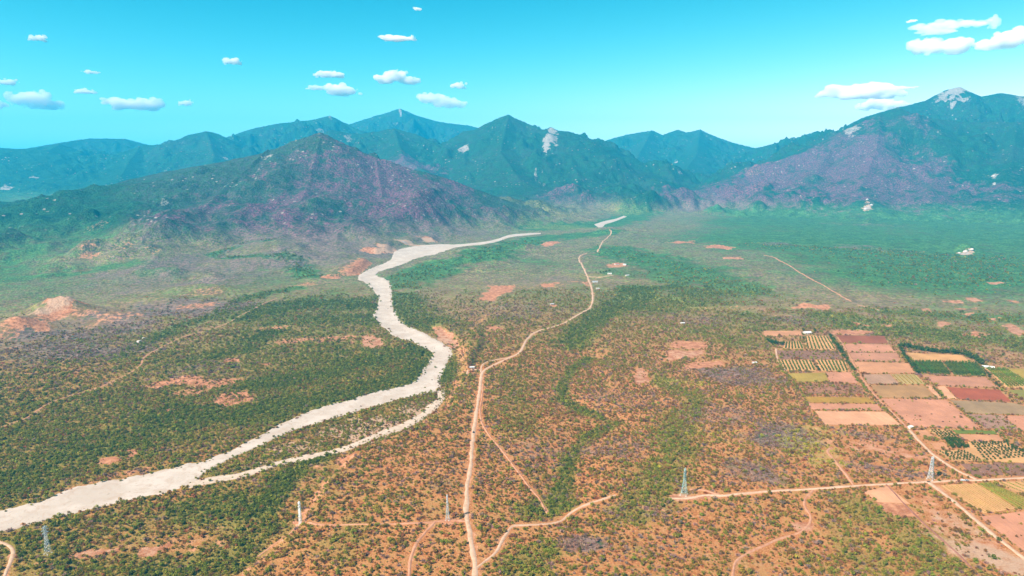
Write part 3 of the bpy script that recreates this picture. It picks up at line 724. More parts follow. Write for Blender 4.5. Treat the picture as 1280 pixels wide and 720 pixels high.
# ---- ground: soil, scrub mosaic, brush, bare earth, sand and granite mixed by the ground's own cover map
def ground_material():
    m, nt, out = new_mat('scrubland')
    h = NT(nt)
    pos = h.n('ShaderNodeNewGeometry').outputs['Position']
    a1 = h.n('ShaderNodeAttribute', attribute_name='cover')
    a2 = h.n('ShaderNodeAttribute', attribute_name='tone')
    s1 = h.n('ShaderNodeSeparateColor'); h.link(a1.outputs['Color'], s1.inputs[0])
    s2 = h.n('ShaderNodeSeparateColor'); h.link(a2.outputs['Color'], s2.inputs[0])
    L, D, B, K = s1.outputs[0], s1.outputs[1], s1.outputs[2], a1.outputs['Alpha']
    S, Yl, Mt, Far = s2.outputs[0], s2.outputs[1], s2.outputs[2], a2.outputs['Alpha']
    n_f = h.noise(pos, 0.55, 5, 0.65)       # ~2 m
    n_m = h.noise(pos, 0.09, 5, 0.62)       # ~11 m
    n_l = h.noise(pos, 0.018, 5, 0.6)       # ~55 m
    n_x = h.noise(pos, 0.0035, 5, 0.6)      # ~300 m
    vor = h.n('ShaderNodeTexVoronoi', feature='F1')
    h.link(pos, vor.inputs['Vector'])
    vor.inputs['Scale'].default_value = 0.16
    vcol = h.n('ShaderNodeSeparateColor'); h.link(vor.outputs['Color'], vcol.inputs[0])
    vdist = vor.outputs['Distance']
    # soil
    soil = h.mix(h.ramp(n_m, .35, .68), (.28, .080, .030), (.62, .215, .108))
    soil = h.mix(h.ramp(n_f, .5, .66), soil, (.56, .26, .12))
    mv = h.math('MULTIPLY', h.ramp(n_x, .34, .56, .45, 1.0), Far)
    soil = h.mix(h.math('MULTIPLY', mv, .9), soil, (.21, .14, .10))
    drygrass = h.mix(h.ramp(n_l, .35, .65), (.24, .135, .045), (.32, .18, .07))
    soil = h.mix(h.ramp(n_m, .42, .6, 0, .6), soil, drygrass)
    # scrub crowns seen as a mosaic
    g1 = h.mix(vcol.outputs[0], (.044, .084, .026), (.10, .125, .040))
    g1 = h.mix(h.ramp(vcol.outputs[1], .72, 1.0), g1, (.165, .145, .055))
    lushc = h.mix(vcol.outputs[0], (.026, .082, .026), (.064, .130, .040))
    greyb = h.mix(vcol.outputs[1], (.115, .088, .075), (.175, .125, .11))
    crown_gap = h.ramp(vdist, .30, .62)
    scrub = h.mix(h.ramp(vcol.outputs[2], .58, .70), g1, greyb)
    scrub = h.mix(h.math('MULTIPLY', crown_gap, h.math('SUBTRACT', .27, h.math('MULTIPLY', Mt, .22))), scrub, soil)
    # lush amount with clumps
    lf = h.math('ADD', L, h.math('MULTIPLY', h.math('SUBTRACT', n_l, .5), .9))
    lf = h.math('ADD', lf, h.math('MULTIPLY', h.math('SUBTRACT', n_m, .5), .5))
    lowscrub = h.mix(h.ramp(n_f, .35, .65), (.115, .100, .020), (.235, .175, .045))
    near = h.mix(h.ramp(lf, .0, .5, .28, .90), soil, lowscrub)
    near = h.mix(h.ramp(lf, .5, 1.0, 0, .85), near, (.135, .140, .026))
    far = h.mix(h.ramp(lf, .22, .70), scrub, lushc)
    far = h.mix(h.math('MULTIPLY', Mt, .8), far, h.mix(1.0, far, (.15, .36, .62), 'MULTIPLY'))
    mott = h.math('MULTIPLY', h.ramp(n_m, .34, .66, .62, 1.38), h.ramp(n_l, .32, .68, .75, 1.25))
    mo = h.n('ShaderNodeVectorMath', operation='SCALE')
    h.link(far, mo.inputs[0]); h.link(mott, mo.inputs[3])
    far = mo.outputs[0]
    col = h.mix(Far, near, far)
    # purple leafless brush
    brush = h.mix(h.ramp(n_m, .35, .65), h.mix(Mt, (.085, .060, .055), (.038, .024, .044)), h.mix(Mt, (.20, .135, .12), (.190, .066, .105)))
    brush = h.mix(h.ramp(n_f, .56, .68, 0, .35), brush, (.26, .13, .125))
    brush = h.mix(h.ramp(vcol.outputs[0], .8, .95), brush, (.035, .07, .035))
    df = h.math('ADD', D, h.math('MULTIPLY', h.math('SUBTRACT', n_l, .5), 1.1))
    df = h.math('ADD', df, h.math('MULTIPLY', h.math('SUBTRACT', n_m, .5), .5))
    df = h.math('ADD', df, h.math('MULTIPLY', h.math('SUBTRACT', n_x, .5), 1.2))
    df = h.math('MULTIPLY', h.ramp(df, .28, .80, 0, .92), h.ramp(D, .02, .25))
    col = h.mix(df, col, brush)
    # yellow grass
    yf = h.math('MULTIPLY', Yl, h.ramp(n_m, .35, .6))
    col = h.mix(h.math('MULTIPLY', yf, .8), col, (.24, .22, .055))
    # bare earth
    earth = h.mix(h.ramp(n_m, .35, .7), (.25, .092, .045), (.44, .205, .112))
    earth = h.mix(h.ramp(n_f, .5, .72), earth, (.38, .225, .13))
    bf = h.math('ADD', B, h.math('MULTIPLY', h.math('SUBTRACT', n_m, .5), 1.7))
    bf = h.math('ADD', bf, h.math('MULTIPLY', h.math('SUBTRACT', n_f, .5), .9))
    bf = h.math('MULTIPLY', h.ramp(bf, .45, .82), h.ramp(B, .0, .2))
    col = h.mix(bf, col, earth)
    # sand
    sandc = h.mix(h.ramp(n_f, .3, .7), (0.311, 0.197, 0.13), (0.395, 0.269, 0.189))
    sf = h.math('ADD', S, h.math('MULTIPLY', h.math('SUBTRACT', n_m, .5), .9))
    sf = h.math('MULTIPLY', h.ramp(sf, .35, .75, 0, .9), h.ramp(S, .0, .2))
    col = h.mix(sf, col, sandc)
    # granite: marked faces, and scattered boulders on the mountains
    gran = h.mix(h.ramp(n_m, .3, .7), (0.202, 0.172, 0.155), (0.353, 0.311, 0.286))
    kf = h.math('ADD', K, h.math('MULTIPLY', h.math('SUBTRACT', n_m, .5), .9))
    kf = h.math('ADD', kf, h.math('MULTIPLY', h.math('SUBTRACT', n_l, .5), .9))
    kf = h.math('ADD', kf, h.math('MULTIPLY', h.math('SUBTRACT', n_f, .5), .6))
    kf = h.math('MULTIPLY', h.ramp(kf, .62, .95, 0, .9), h.ramp(K, .0, .4))
    v2 = h.n('ShaderNodeTexVoronoi', feature='F1')
    h.link(pos, v2.inputs['Vector'])
    v2.inputs['Scale'].default_value = 0.03
    bould = h.math('MULTIPLY', h.ramp(v2.outputs['Distance'], .26, .16), h.ramp(n_x, .44, .58))
    v2c = h.n('ShaderNodeSeparateColor'); h.link(v2.outputs['Color'], v2c.inputs[0])
    bould = h.math('MULTIPLY', bould, h.ramp(v2c.outputs[0], .62, .74, 0, .9))
    bould = h.math('MULTIPLY', bould, Mt)
    kf = h.math('MAXIMUM', kf, bould)
    col = h.mix(kf, col, gran)
    bump = h.n('ShaderNodeBump')
    bump.inputs['Strength'].default_value = 0.7
    bump.inputs['Distance'].default_value = 2.4
    hsum = h.math('ADD', h.math('MULTIPLY', h.math('SUBTRACT', .7, vdist), h.math('MULTIPLY', Far, 1.3)), n_f)
    hsum = h.math('ADD', hsum, h.math('MULTIPLY', n_m, h.math('MULTIPLY', Mt, 9.0)))
    h.link(hsum, bump.inputs['Height'])
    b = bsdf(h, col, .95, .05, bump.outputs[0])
    h.link(b.outputs[0], out.inputs[0])
    return m

def sheet_material(name, c0, c1, scale=0.12, streak=None):
    m, nt, out = new_mat(name)
    h = NT(nt)
    pos = h.n('ShaderNodeNewGeometry').outputs['Position']
    n1 = h.noise(pos, scale, 6, .6)
    n2 = h.noise(pos, scale * 6, 4, .65)
    col = h.mix(h.ramp(n1, .32, .68), c0, c1)
    col = h.mix(h.ramp(n2, .45, .75, 0, .45), col, tuple(v * .72 for v in c0))
    n3 = h.noise(pos, scale * 0.17, 4, .6)
    col = h.mix(h.ramp(n3, .45, .7, 0, .35), col, tuple(min(1, v * 1.12) for v in c1))
    b = bsdf(h, col, .95, .05)
    h.link(b.outputs[0], out.inputs[0])
    return m

def field_material(name, c):
    m, nt, out = new_mat(name)
    h = NT(nt)
    pos = h.n('ShaderNodeNewGeometry').outputs['Position']
    n1 = h.noise(pos, .03, 6, .62)
    n2 = h.noise(pos, .35, 4, .65)
    mp = h.n('ShaderNodeMapping')
    h.link(pos, mp.inputs[0])
    mp.inputs['Rotation'].default_value = (0, 0, R(38))
    mp.inputs['Scale'].default_value = (.5, .03, .1)
    n3 = h.noise(mp.outputs[0], 1.0, 3, .6)
    col = h.mix(h.ramp(n1, .3, .7), tuple(v * .80 for v in c), tuple(min(v * 1.16, .9) for v in c))
    col = h.mix(h.ramp(n3, .42, .62, 0, .5), col, tuple(v * .80 for v in c))
    col = h.mix(h.ramp(n2, .58, .72, 0, .7), col, (c[0] * .55, c[1] * .62, c[2] * .5))
    b = bsdf(h, col, .95, .05)
    h.link(b.outputs[0], out.inputs[0])
    return m

def leaf_material():
    m, nt, out = new_mat('leaves')
    h = NT(nt)
    a = h.n('ShaderNodeAttribute', attribute_name='tint', attribute_type='INSTANCER')
    pos = h.n('ShaderNodeTexCoord').outputs['Object']
    n1 = h.noise(pos, 3.0, 3)
    dark = h.mix(1.0, a.outputs['Color'], (.62, .68, .62), 'MULTIPLY')
    lite = h.mix(1.0, a.outputs['Color'], (1.3, 1.25, 1.2), 'MULTIPLY')
    col = h.mix(h.ramp(n1, .35, .65), dark, lite)
    d = h.n('ShaderNodeBsdfDiffuse'); h.link(col, d.inputs[0])
    t = h.n('ShaderNodeBsdfTranslucent'); h.link(col, t.inputs[0])
    mx = h.n('ShaderNodeMixShader'); mx.inputs[0].default_value = .4
    h.link(d.outputs[0], mx.inputs[1]); h.link(t.outputs[0], mx.inputs[2])
    h.link(mx.outputs[0], out.inputs[0])
    return m

def river_material():
    m, nt, out = new_mat('river_sand')
    h = NT(nt)
    pos = h.n('ShaderNodeNewGeometry').outputs['Position']
    n1 = h.noise(pos, .02, 5, .6, .6)
    n2 = h.noise(pos, .3, 5, .7)
    n3 = h.noise(pos, .07, 4, .6, 1.0)
    col = h.mix(h.ramp(n1, .35, .65), (0.336, 0.281, 0.239), (0.399, 0.344, 0.302))
    col = h.mix(h.ramp(n3, .47, .66, 0, .6), col, (.31, .235, .185))
    col = h.mix(h.ramp(n2, .56, .70, 0, .7), col, (.22, .175, .14))
    b = bsdf(h, col, .95, .05)
    h.link(b.outputs[0], out.inputs[0])
    return m

M = {
    'ground': ground_material(),
    'river': river_material(),
    'track': sheet_material('track_dust', (0.344, 0.218, 0.143), (0.42, 0.29, 0.21), .2),
    'redtrack': sheet_material('red_track_dust', (0.302, 0.139, 0.0798), (0.386, 0.21, 0.134), .2),
    'ditch': sheet_material('ditch_earth', (.16, .07, .05), (.24, .11, .08), .2),
    'sidesand': sheet_material('side_channel_sand', (0.336, 0.26, 0.202), (0.42, 0.344, 0.277), .15),
    'leaf': leaf_material(),
    'steel': plain('galvanised_steel', (.52, .56, .58), .5, .4, .3),
    'steel_white': plain('white_painted_steel', (.78, .79, .78), .5, .4, .1),
    'steel_teal': plain('weathered_green_steel', (.30, .44, .43), .6, .3, .2),
    'ceramic': plain('insulator_ceramic', (.30, .20, .15), .3, .5),
    'concrete': plain('concrete', (.5, .46, .42), .9, .1, 0, 1.2),
    'whitewall': plain('white_plaster', (.55, .53, .50), .8, .1, 0, .8),
    'tanwall': plain('tan_plaster', (.55, .40, .30), .85, .1, 0, .8),
    'roof_red': plain('red_roof_tiles', (.38, .13, .08), .8, .1, 0, 1.5),
    'roof_white': plain('white_sheet_roof', (.55, .54, .53), .4, .3, .1, .9),
    'roof_grey': plain('grey_sheet_roof', (.38, .40, .42), .5, .3, .2, .9),
    'wood': plain('brown_wood', (.16, .09, .05), .8, .1, 0, 2.0),
    'glass': plain('window_glass', (.04, .06, .08), .1, .6),
    'car_dark': plain('dark_car_paint', (.035, .03, .04), .3, .5),
    'car_white': plain('white_car_paint', (.78, .79, .80), .3, .5),
    'rubber': plain('tyre_rubber', (.02, .02, .02), .9, .1),
    'granite': plain('pale_granite', (.40, .36, .33), .9, .1, 0, .12, .25),
}

# ------------------------------------------------------------------ object helpers
def mesh_obj(name, verts, faces, mat, parent=None, smooth=False, loc=None):
    me = bpy.data.meshes.new(name)
    me.from_pydata([tuple(v) for v in verts], [], faces)
    me.materials.append(mat)
    if smooth:
        me.polygons.foreach_set('use_smooth', [True] * len(me.polygons))
    me.update()
    o = bpy.data.objects.new(name, me)
    C.objects.link(o)
    if parent is not None:
        o.parent = parent
    if loc is not None:
        o.location = loc
    return o

def tag(o, label=None, cat=None, group=None, kind=None):
    if label: o['label'] = label
    if cat: o['category'] = cat
    if group: o['group'] = group
    if kind: o['kind'] = kind
    return o

def empty(name, loc, rz=0.0):
    o = bpy.data.objects.new(name, None)
    o.empty_display_size = 1.0
    C.objects.link(o)
    o.location = loc
    o.rotation_euler = (0, 0, rz)
    return o

def np_mesh(name, V, Fq, mat, smooth=True):
    """big mesh from arrays; Fq is (n,4) or (n,3)"""
    me = bpy.data.meshes.new(name)
    k = Fq.shape[1]
    me.vertices.add(len(V))
    me.vertices.foreach_set('co', np.ascontiguousarray(V, np.float32).ravel())
    me.loops.add(Fq.size)
    me.loops.foreach_set('vertex_index', np.ascontiguousarray(Fq, np.int32).ravel())
    me.polygons.add(len(Fq))
    me.polygons.foreach_set('loop_start', np.arange(0, Fq.size, k, dtype=np.int32))
    me.update(calc_edges=True)
    if smooth:
        me.polygons.foreach_set('use_smooth', np.ones(len(Fq), bool))
    me.materials.append(mat)
    return me

# ------------------------------------------------------------------ the ground sheet
idx = np.arange(NR * NA).reshape(NR, NA)
nxt = np.roll(idx, -1, axis=1)
quads = np.stack([idx[:-1], idx[1:], nxt[1:], nxt[:-1]], -1).reshape(-1, 4)
quads = quads[:, ::-1]
V = np.stack([GX, GY, Z], -1).reshape(-1, 3)
me = np_mesh('ground', V, quads, M['ground'])
ca = me.color_attributes.new('cover', 'FLOAT_COLOR', 'POINT')
ca.data.foreach_set('color', np.stack([lush, dry, bare, rock], -1).astype(np.float32).ravel())
farw = sstep(1100, 2500, RG)
ta = me.color_attributes.new('tone', 'FLOAT_COLOR', 'POINT')
ta.data.foreach_set('color', np.stack([sandy, yellow, sstep(20, 120, MZ), farw], -1).astype(np.float32).ravel())
ground = bpy.data.objects.new('ground', me)
C.objects.link(ground)
tag(ground, 'scrub covered valley floor rising into green and purple mountains', kind='structure')

# ------------------------------------------------------------------ river bed and tracks: draped strips
def resample(pts, step):
    pts = np.array(pts, float)
    # Catmull-Rom through the points, sampled about every `step` metres
    P = np.vstack([2 * pts[0] - pts[1], pts, 2 * pts[-1] - pts[-2]])
    out = []
    for i in range(1, len(P) - 2):
        n = max(2, int(np.linalg.norm(P[i + 1] - P[i]) / step))
        for k in range(n):
            t = k / n
            a, b, c, d = P[i - 1], P[i], P[i + 1], P[i + 2]
            out.append(.5 * ((2 * b) + (-a + c) * t + (2 * a - 5 * b + 4 * c - d) * t * t + (-a + 3 * b - 3 * c + d) * t ** 3))
    out.append(P[-2])
    return np.array(out)

def strip(name, Lf, Rt, ncross, mat, lift, label, smooth_z=True):
    n = len(Lf)
    t = np.linspace(0, 1, ncross)[None, :, None]
    G = Lf[:, None, :] * (1 - t) + Rt[:, None, :] * t
    z = zat(G[..., 0], G[..., 1]) + lift
    z[:, 0] -= lift + .6
    z[:, -1] -= lift + .6
    V = np.concatenate([G, z[..., None]], -1).reshape(-1, 3)
    ix = np.arange(n * ncross).reshape(n, ncross)
    q = np.stack([ix[:-1, :-1], ix[1:, :-1], ix[1:, 1:], ix[:-1, 1:]], -1).reshape(-1, 4)
    e1, e2 = V[q[0, 1]] - V[q[0, 0]], V[q[0, 3]] - V[q[0, 0]]
    if e1[0] * e2[1] - e1[1] * e2[0] < 0:
        q = q[:, ::-1]
    me = np_mesh(name, V, q, mat)
    o = bpy.data.objects.new(name, me)
    C.objects.link(o)
    tag(o, label, kind='structure')
    return o

def bank_strip(pairs, name, label, nper, jit, ncross=14, mat='river'):
    A = np.array(hits([p[0] for p in pairs]))
    B = np.array(hits([p[1] for p in pairs]))
    AB = np.hstack([A, B])
    P = np.vstack([2 * AB[0] - AB[1], AB, 2 * AB[-1] - AB[-2]])
    out = []
    for i in range(1, len(P) - 2):
        for k in range(nper):
            t = k / nper
            a, b, c, d = P[i - 1], P[i], P[i + 1], P[i + 2]
            out.append(.5 * ((2 * b) + (-a + c) * t + (2 * a - 5 * b + 4 * c - d) * t * t + (-a + 3 * b - 3 * c + d) * t ** 3))
    out.append(P[-2])
    out = np.array(out)
    Lf, Rt = out[:, :2], out[:, 2:]
    w = Rt - Lf
    wl = np.linalg.norm(w, axis=1, keepdims=True)
    wn_ = w / wl
    jl = fbm(Lf[:, 0], Lf[:, 1], 30, 5, 301)[:, None] * np.minimum(jit * 1.6, wl * .2)
    jr = fbm(Rt[:, 0], Rt[:, 1], 30, 5, 331)[:, None] * np.minimum(jit * 1.6, wl * .2)
    Lf, Rt = Lf + wn_ * jl, Rt + wn_ * jr
    o = strip(name, Lf, Rt, ncross, M[mat], .7, label)
    return np.vstack([Lf, Rt[::-1]])

river_poly = bank_strip(RIVER, 'riverbed', 'wide pale dry riverbed of sand winding across the valley', 24, 10)
side_poly = bank_strip(SIDE, 'side_channel', 'narrow sandy side channel below the shrubby river island', 18, 5, 8, 'sidesand')
far_poly = bank_strip(FAR_RIVER, 'riverbed', 'far short stretch of pale riverbed at the valley head', 8, 3, 6)

for wp, t in zip(TRACK_W, TRACKS):
    P = resample(wp, 6.0)
    T = np.gradient(P, axis=0)
    T /= np.linalg.norm(T, axis=1, keepdims=True) + 1e-9
    N = np.stack([-T[:, 1], T[:, 0]], -1)
    w = t[1] * .86 * (1 + .38 * fbm(P[:, 0], P[:, 1], 40, 3, 401)[:, None] + .42 * fbm(P[:, 0], P[:, 1], 11, 2, 411)[:, None])
    off = fbm(P[:, 0], P[:, 1], 18, 3, 421)[:, None] * t[1] * .18
    P2 = P + N * off
    strip('dirt_track', P2 + N * w / 2, P2 - N * w / 2, 5, M[t[2]], .55, t[3])

# ------------------------------------------------------------------ fields
FIELD_W = []
fm = {}
for pts, ck, label in FIELDS:
    wp = hits(pts)
    FIELD_W.append(wp)
    # subdivide the outline and wobble it a little
    out = []
    for (x0, y0), (x1, y1) in zip(wp, wp[1:] + wp[:1]):
        n = max(1, int(math.hypot(x1 - x0, y1 - y0) / 9))
        for k in range(n):
            f = k / n
            out.append((x0 + (x1 - x0) * f, y0 + (y1 - y0) * f))
    out = np.array(out)
    out[:, 0] += fbm(out[:, 0], out[:, 1], 14, 2, 501) * 1.1
    out[:, 1] += fbm(out[:, 0], out[:, 1], 14, 2, 521) * 1.1
    zz = zat(out[:, 0], out[:, 1]) + .30
    zz[:] = zz.max()
    poly = [Vector((x, y, 0)) for x, y in out]
    tris = tessellate_polygon([poly])
    n = len(out)
    V = [(x, y, z) for (x, y), z in zip(out, zz)] + [(x, y, z - 1.5) for (x, y), z in zip(out, zz)]
    Fs = []
    for a, b, c in tris:
        ar = (out[b][0] - out[a][0]) * (out[c][1] - out[a][1]) - (out[b][1] - out[a][1]) * (out[c][0] - out[a][0])
        Fs.append((a, b, c) if ar > 0 else (a, c, b))
    area = sum(out[i][0] * out[(i + 1) % n][1] - out[(i + 1) % n][0] * out[i][1] for i in range(n))
    for i in range(n):
        j = (i + 1) % n
        Fs.append((i, i + n, j + n, j) if area > 0 else (j, j + n, i + n, i))
    if ck not in fm:
        fm[ck] = field_material('field_' + ck, tuple(v * k for v, k in zip(FIELD_COL[ck], (.66, .535, .41))))
    tag(mesh_obj('field', V, Fs, fm[ck]), label, kind='structure')

# ------------------------------------------------------------------ shrubs: prototypes
def leaf_ball(n, size, seed, top=1.0, spread=1.0, base=0.05, lobes=5, stems=3):
    """a bush of unit width: leaf faces spread through a few overlapping lobes, on short stems"""
    rs = np.random.default_rng(seed)
    cs = []
    for i in range(lobes):
        a = rs.uniform(0, 2 * math.pi)
        q = rs.uniform(0.0, .27) * spread
        cs.append((q * math.cos(a), q * math.sin(a), rs.uniform(.22, .5) * top, rs.uniform(.17, .30)))
    V, Fs = [], []
    for i in range(n):
        cx, cy_, cz, rad = cs[rs.integers(lobes)]
        d = rs.normal(size=3)
        d /= np.linalg.norm(d)
        q = rad * rs.uniform(.55, 1.08)
        p = np.array([cx, cy_, cz]) + d * q * np.array([1, 1, .85])
        p[2] = max(p[2], base)
        nrm = d * .7 + rs.normal(size=3) * .55 + np.array([0, 0, .35])
        nrm /= np.linalg.norm(nrm)
        u = np.cross(nrm, rs.normal(size=3))
        u /= np.linalg.norm(u) + 1e-9
        v = np.cross(nrm, u)
        s = size * rs.uniform(.6, 1.35)
        k = len(V)
        V += [p - u * s, p + v * s * .62, p + u * s, p - v * s * .62]
        Fs.append((k, k + 1, k + 2, k + 3))
    for i in range(stems):
        a = rs.uniform(0, 2 * math.pi)
        cx, cy_, cz, rad = cs[i % lobes]
        k = len(V)
        w = .022
        b = np.array([.05 * math.cos(a), .05 * math.sin(a), -.08])
        t = np.array([cx, cy_, cz])
        for q in range(3):
            an = 2 * math.pi * q / 3
            V.append(b + np.array([w * math.cos(an), w * math.sin(an), 0]))
        V.append(t)
        Fs += [(k, k + 1, k + 3), (k + 1, k + 2, k + 3), (k + 2, k, k + 3)]
    me = bpy.data.meshes.new('shrub')
    me.from_pydata([tuple(v) for v in V], [], Fs)
    me.materials.append(M['leaf'])
    me.update()
    return me

def twig_ball(n, seed):
    """a leafless bush: many thin rising twigs"""
    rs = np.random.default_rng(seed)
    V, Fs = [], []
    for i in range(n):
        a = rs.uniform(0, 2 * math.pi)
        el = rs.uniform(.15, 1.3)
        l = rs.uniform(.3, .58)
        b = np.array([rs.uniform(-.12, .12), rs.uniform(-.12, .12), -.04])
        t = b + l * np.array([math.cos(a) * math.cos(el), math.sin(a) * math.cos(el), math.sin(el)])
        u = np.cross(t - b, rs.normal(size=3))
        u /= np.linalg.norm(u)
        w = .045
        k = len(V)
        m_ = (b + t) / 2 + rs.normal(size=3) * .05
        V += [b, m_ - u * w, t, m_ + u * w]
        Fs.append((k, k + 1, k + 2, k + 3))
    me = bpy.data.meshes.new('shrub')
    me.from_pydata([tuple(v) for v in V], [], Fs)
    me.materials.append(M['leaf'])
    me.update()
    return me

PROTO = [leaf_ball(120, .085, s, lobes=l, spread=sp, top=tp) for s, l, sp, tp in [(1, 5, 1.0, .9), (2, 4, 1.2, .8), (3, 7, .9, 1.1), (4, 6, 1.25, .75), (5, 3, .7, 1.0)]] + [twig_ball(90, 6), twig_ball(80, 7)]
TINTS = {
    'vine': (.075, .11, .016), 'dark': (.150, .170, .022), 'green': (.26, .25, .038), 'olive': (.32, .22, .042), 'lime': (.44, .36, .045),
    'brown': (.27, .13, .045), 'grey': (.32, .20, .165), 'rust': (.36, .145, .065)}
TNAME = {'vine': 'dark green', 'dark': 'dark green', 'green': 'green', 'olive': 'olive', 'lime': 'yellow green', 'brown': 'brown', 'grey': 'grey leafless', 'rust': 'rusty brown'}

# ---- scatter
def fan_points(r0, r1, dens):
    a = R(44)
    n = int(dens * a * (r1 * r1 - r0 * r0))
    rad = np.sqrt(rng.uniform(r0 * r0, r1 * r1, n))
    az = rng.uniform(-a, a, n)
    return rad * np.sin(az), rad * np.cos(az)

parts = []
for r0, r1, dens, sz in [(540, 1300, 1 / 5.2, .80), (1300, 2100, 1 / 13.0, 1.0), (2100, 3300, 1 / 36.0, 1.25)]:
    x, y = fan_points(r0, r1, dens)
    l, dr, br, sa, ye, rk = [sample(a, x, y) for a in (lush, dry, bare, sandy, yellow, rock)]
    mz = sample(MZ, x, y)
    cl = fbm(x, y, 38, 3, 601)
    cl2 = fbm(x, y, 150, 3, 611)
    p = 0.56 + 0.48 * l + 0.55 * cl + 0.15 * cl2 - 0.62 * br - 0.15 * sa - .9 * rk
    fade = sstep(1350, 2500, np.hypot(x, y))
    p = p * (1 - fade) + fade * (1.1 * (l - .62) + .25 * cl - .6 * br - sa)
    keep = rng.uniform(size=len(x)) < np.clip(p, 0.0, 1)
    parts.append([a[keep] for a in (x, y, l, dr, br, sa, ye, cl2)] + [np.full(keep.sum(), sz)])
sx, sy, sl, sd_, sb, ss, sye, scl, ssz = [np.concatenate([p[i] for p in parts]) for i in range(9)]
# keep clear of river, tracks and fields
ok = np.ones(len(sx), bool)
for poly in (river_poly, side_poly, far_poly):
    pl_ = [tuple(p) for p in poly[::2]]
    ins = in_poly(sx, sy, pl_)
    dd = np.full(len(sx), 99.0)
    dd[ins] = seg_dist(sx[ins], sy[ins], pl_ + [pl_[0]])
    ok &= ~ins | ((dd < 7) & (rng.uniform(size=len(sx)) < .22)) | (rng.uniform(size=len(sx)) < .001)
for wp, t in zip(TRACK_W, TRACKS):
    b = np.array(wp)
    near = np.nonzero((sx > b[:, 0].min() - 12) & (sx < b[:, 0].max() + 12) & (sy > b[:, 1].min() - 12) & (sy < b[:, 1].max() + 12))[0]
    d = seg_dist(sx[near], sy[near], wp)
    ok[near] &= d > t[1] * .5 + 1.3
for wp, f in zip(FIELD_W, FIELDS):
    b = np.array(wp)
    near = np.nonzero((sx > b[:, 0].min()) & (sx < b[:, 0].max()) & (sy > b[:, 1].min()) & (sy < b[:, 1].max()))[0]
    ins = in_poly(sx[near], sy[near], wp)
    thin = rng.uniform(size=len(near)) < {'brush': .75, 'mauve': .55, 'greypurple': .35, 'pink': .03, 'pink2': .02}.get(f[1], .0)
    ok[near] &= ~(ins & ~thin)
sx, sy, sl, sd_, sb, ss, sye, scl, ssz = [a[ok] for a in (sx, sy, sl, sd_, sb, ss, sye, scl, ssz)]
N = len(sx)
u = rng.uniform(size=N)
tk = np.empty(N, dtype=object)
pg = np.clip(.14 + .80 * sl + .15 * scl - .55 * sd_ - .25 * sb, .03, .97)      # chance of a green one
pd_ = np.clip(-.45 + 1.30 * sl - .3 * sd_, .03, .8)                              # of these dark
u2, u3 = rng.uniform(size=N), rng.uniform(size=N)
green = u < pg
tk[:] = 'olive'
tk[green & (u2 < pd_)] = 'dark'
tk[green & (u2 >= pd_)] = 'green'
nong = ~green
tk[nong & (u3 < .58)] = 'olive'
tk[nong & (u3 >= .58) & (u3 < .82)] = 'brown'
tk[nong & (u3 >= .82)] = 'rust'
tk[nong & (rng.uniform(size=N) < np.clip(.16 + .9 * sd_ + .25 * scl, 0, .95))] = 'grey'
tk[(rng.uniform(size=N) < .55 * sye) & ~(tk == 'dark')] = 'lime'
tk[rng.uniform(size=N) < .012] = 'lime'
base = np.array([TINTS[k] for k in tk])
var = rng.uniform(.75, 1.3, (N, 1)) * rng.uniform(.9, 1.1, (N, 3))
tint = base * var
size = rng.lognormal(0, .42, N) * np.where(tk == 'dark', 5.1, np.where(tk == 'green', 4.6, np.where(tk == 'grey', 4.2, 3.7))) * ssz
size = np.minimum(size, 9.5 * ssz)
pick = np.where(np.isin(tk, ['grey', 'rust']) & (rng.uniform(size=N) < .8), rng.integers(5, 7, N), rng.integers(0, 5, N))
rot = rng.uniform(0, 2 * math.pi, N)
zs = zat(sx, sy)

# ---- individually placed bushes that stand out in the photograph
SOLO = [(1242, 699, 'dark', 9), (1221, 703, 'green', 9), (1155, 619, 'green', 6.5), (1121, 648, 'green', 7.5), (1247, 676, 'dark', 8), (1001, 708, 'dark', 7), (967, 668, 'dark', 7), (1192, 629, 'green', 4.5),
        (596, 607, 'green', 7), (592, 628, 'green', 5.5), (597, 674, 'olive', 5.5), (612, 684, 'green', 5.5), (575, 575, 'dark', 7), (200, 692, 'green', 6.5), (226, 708, 'dark', 6.5), (200, 701, 'green', 6.5), (136, 677, 'dark', 5), (120, 687, 'green', 6),
        (101, 679, 'green', 7), (35, 628, 'green', 8), (66, 620, 'green', 9), (171, 583, 'dark', 8), (61, 652, 'green', 9), (12, 664, 'grey', 9), (46, 660, 'grey', 6), (383, 651, 'grey', 5), (399, 648, 'green', 7), (567, 647, 'rust', 5),
        (1263, 578, 'lime', 6), (943, 579, 'lime', 7), (960, 567, 'lime', 6), (952, 545, 'lime', 6), (861, 502, 'dark', 9), (530, 516, 'green', 5), (700, 470, 'dark', 8), (828, 447, 'dark', 11), (1060, 613, 'olive', 6), (1018, 620, 'olive', 4.5),
        (1202, 538, 'dark', 8), (1183, 536, 'green', 6.5), (1173, 601, 'dark', 6), (1092, 625, 'green', 7)]
used = set()
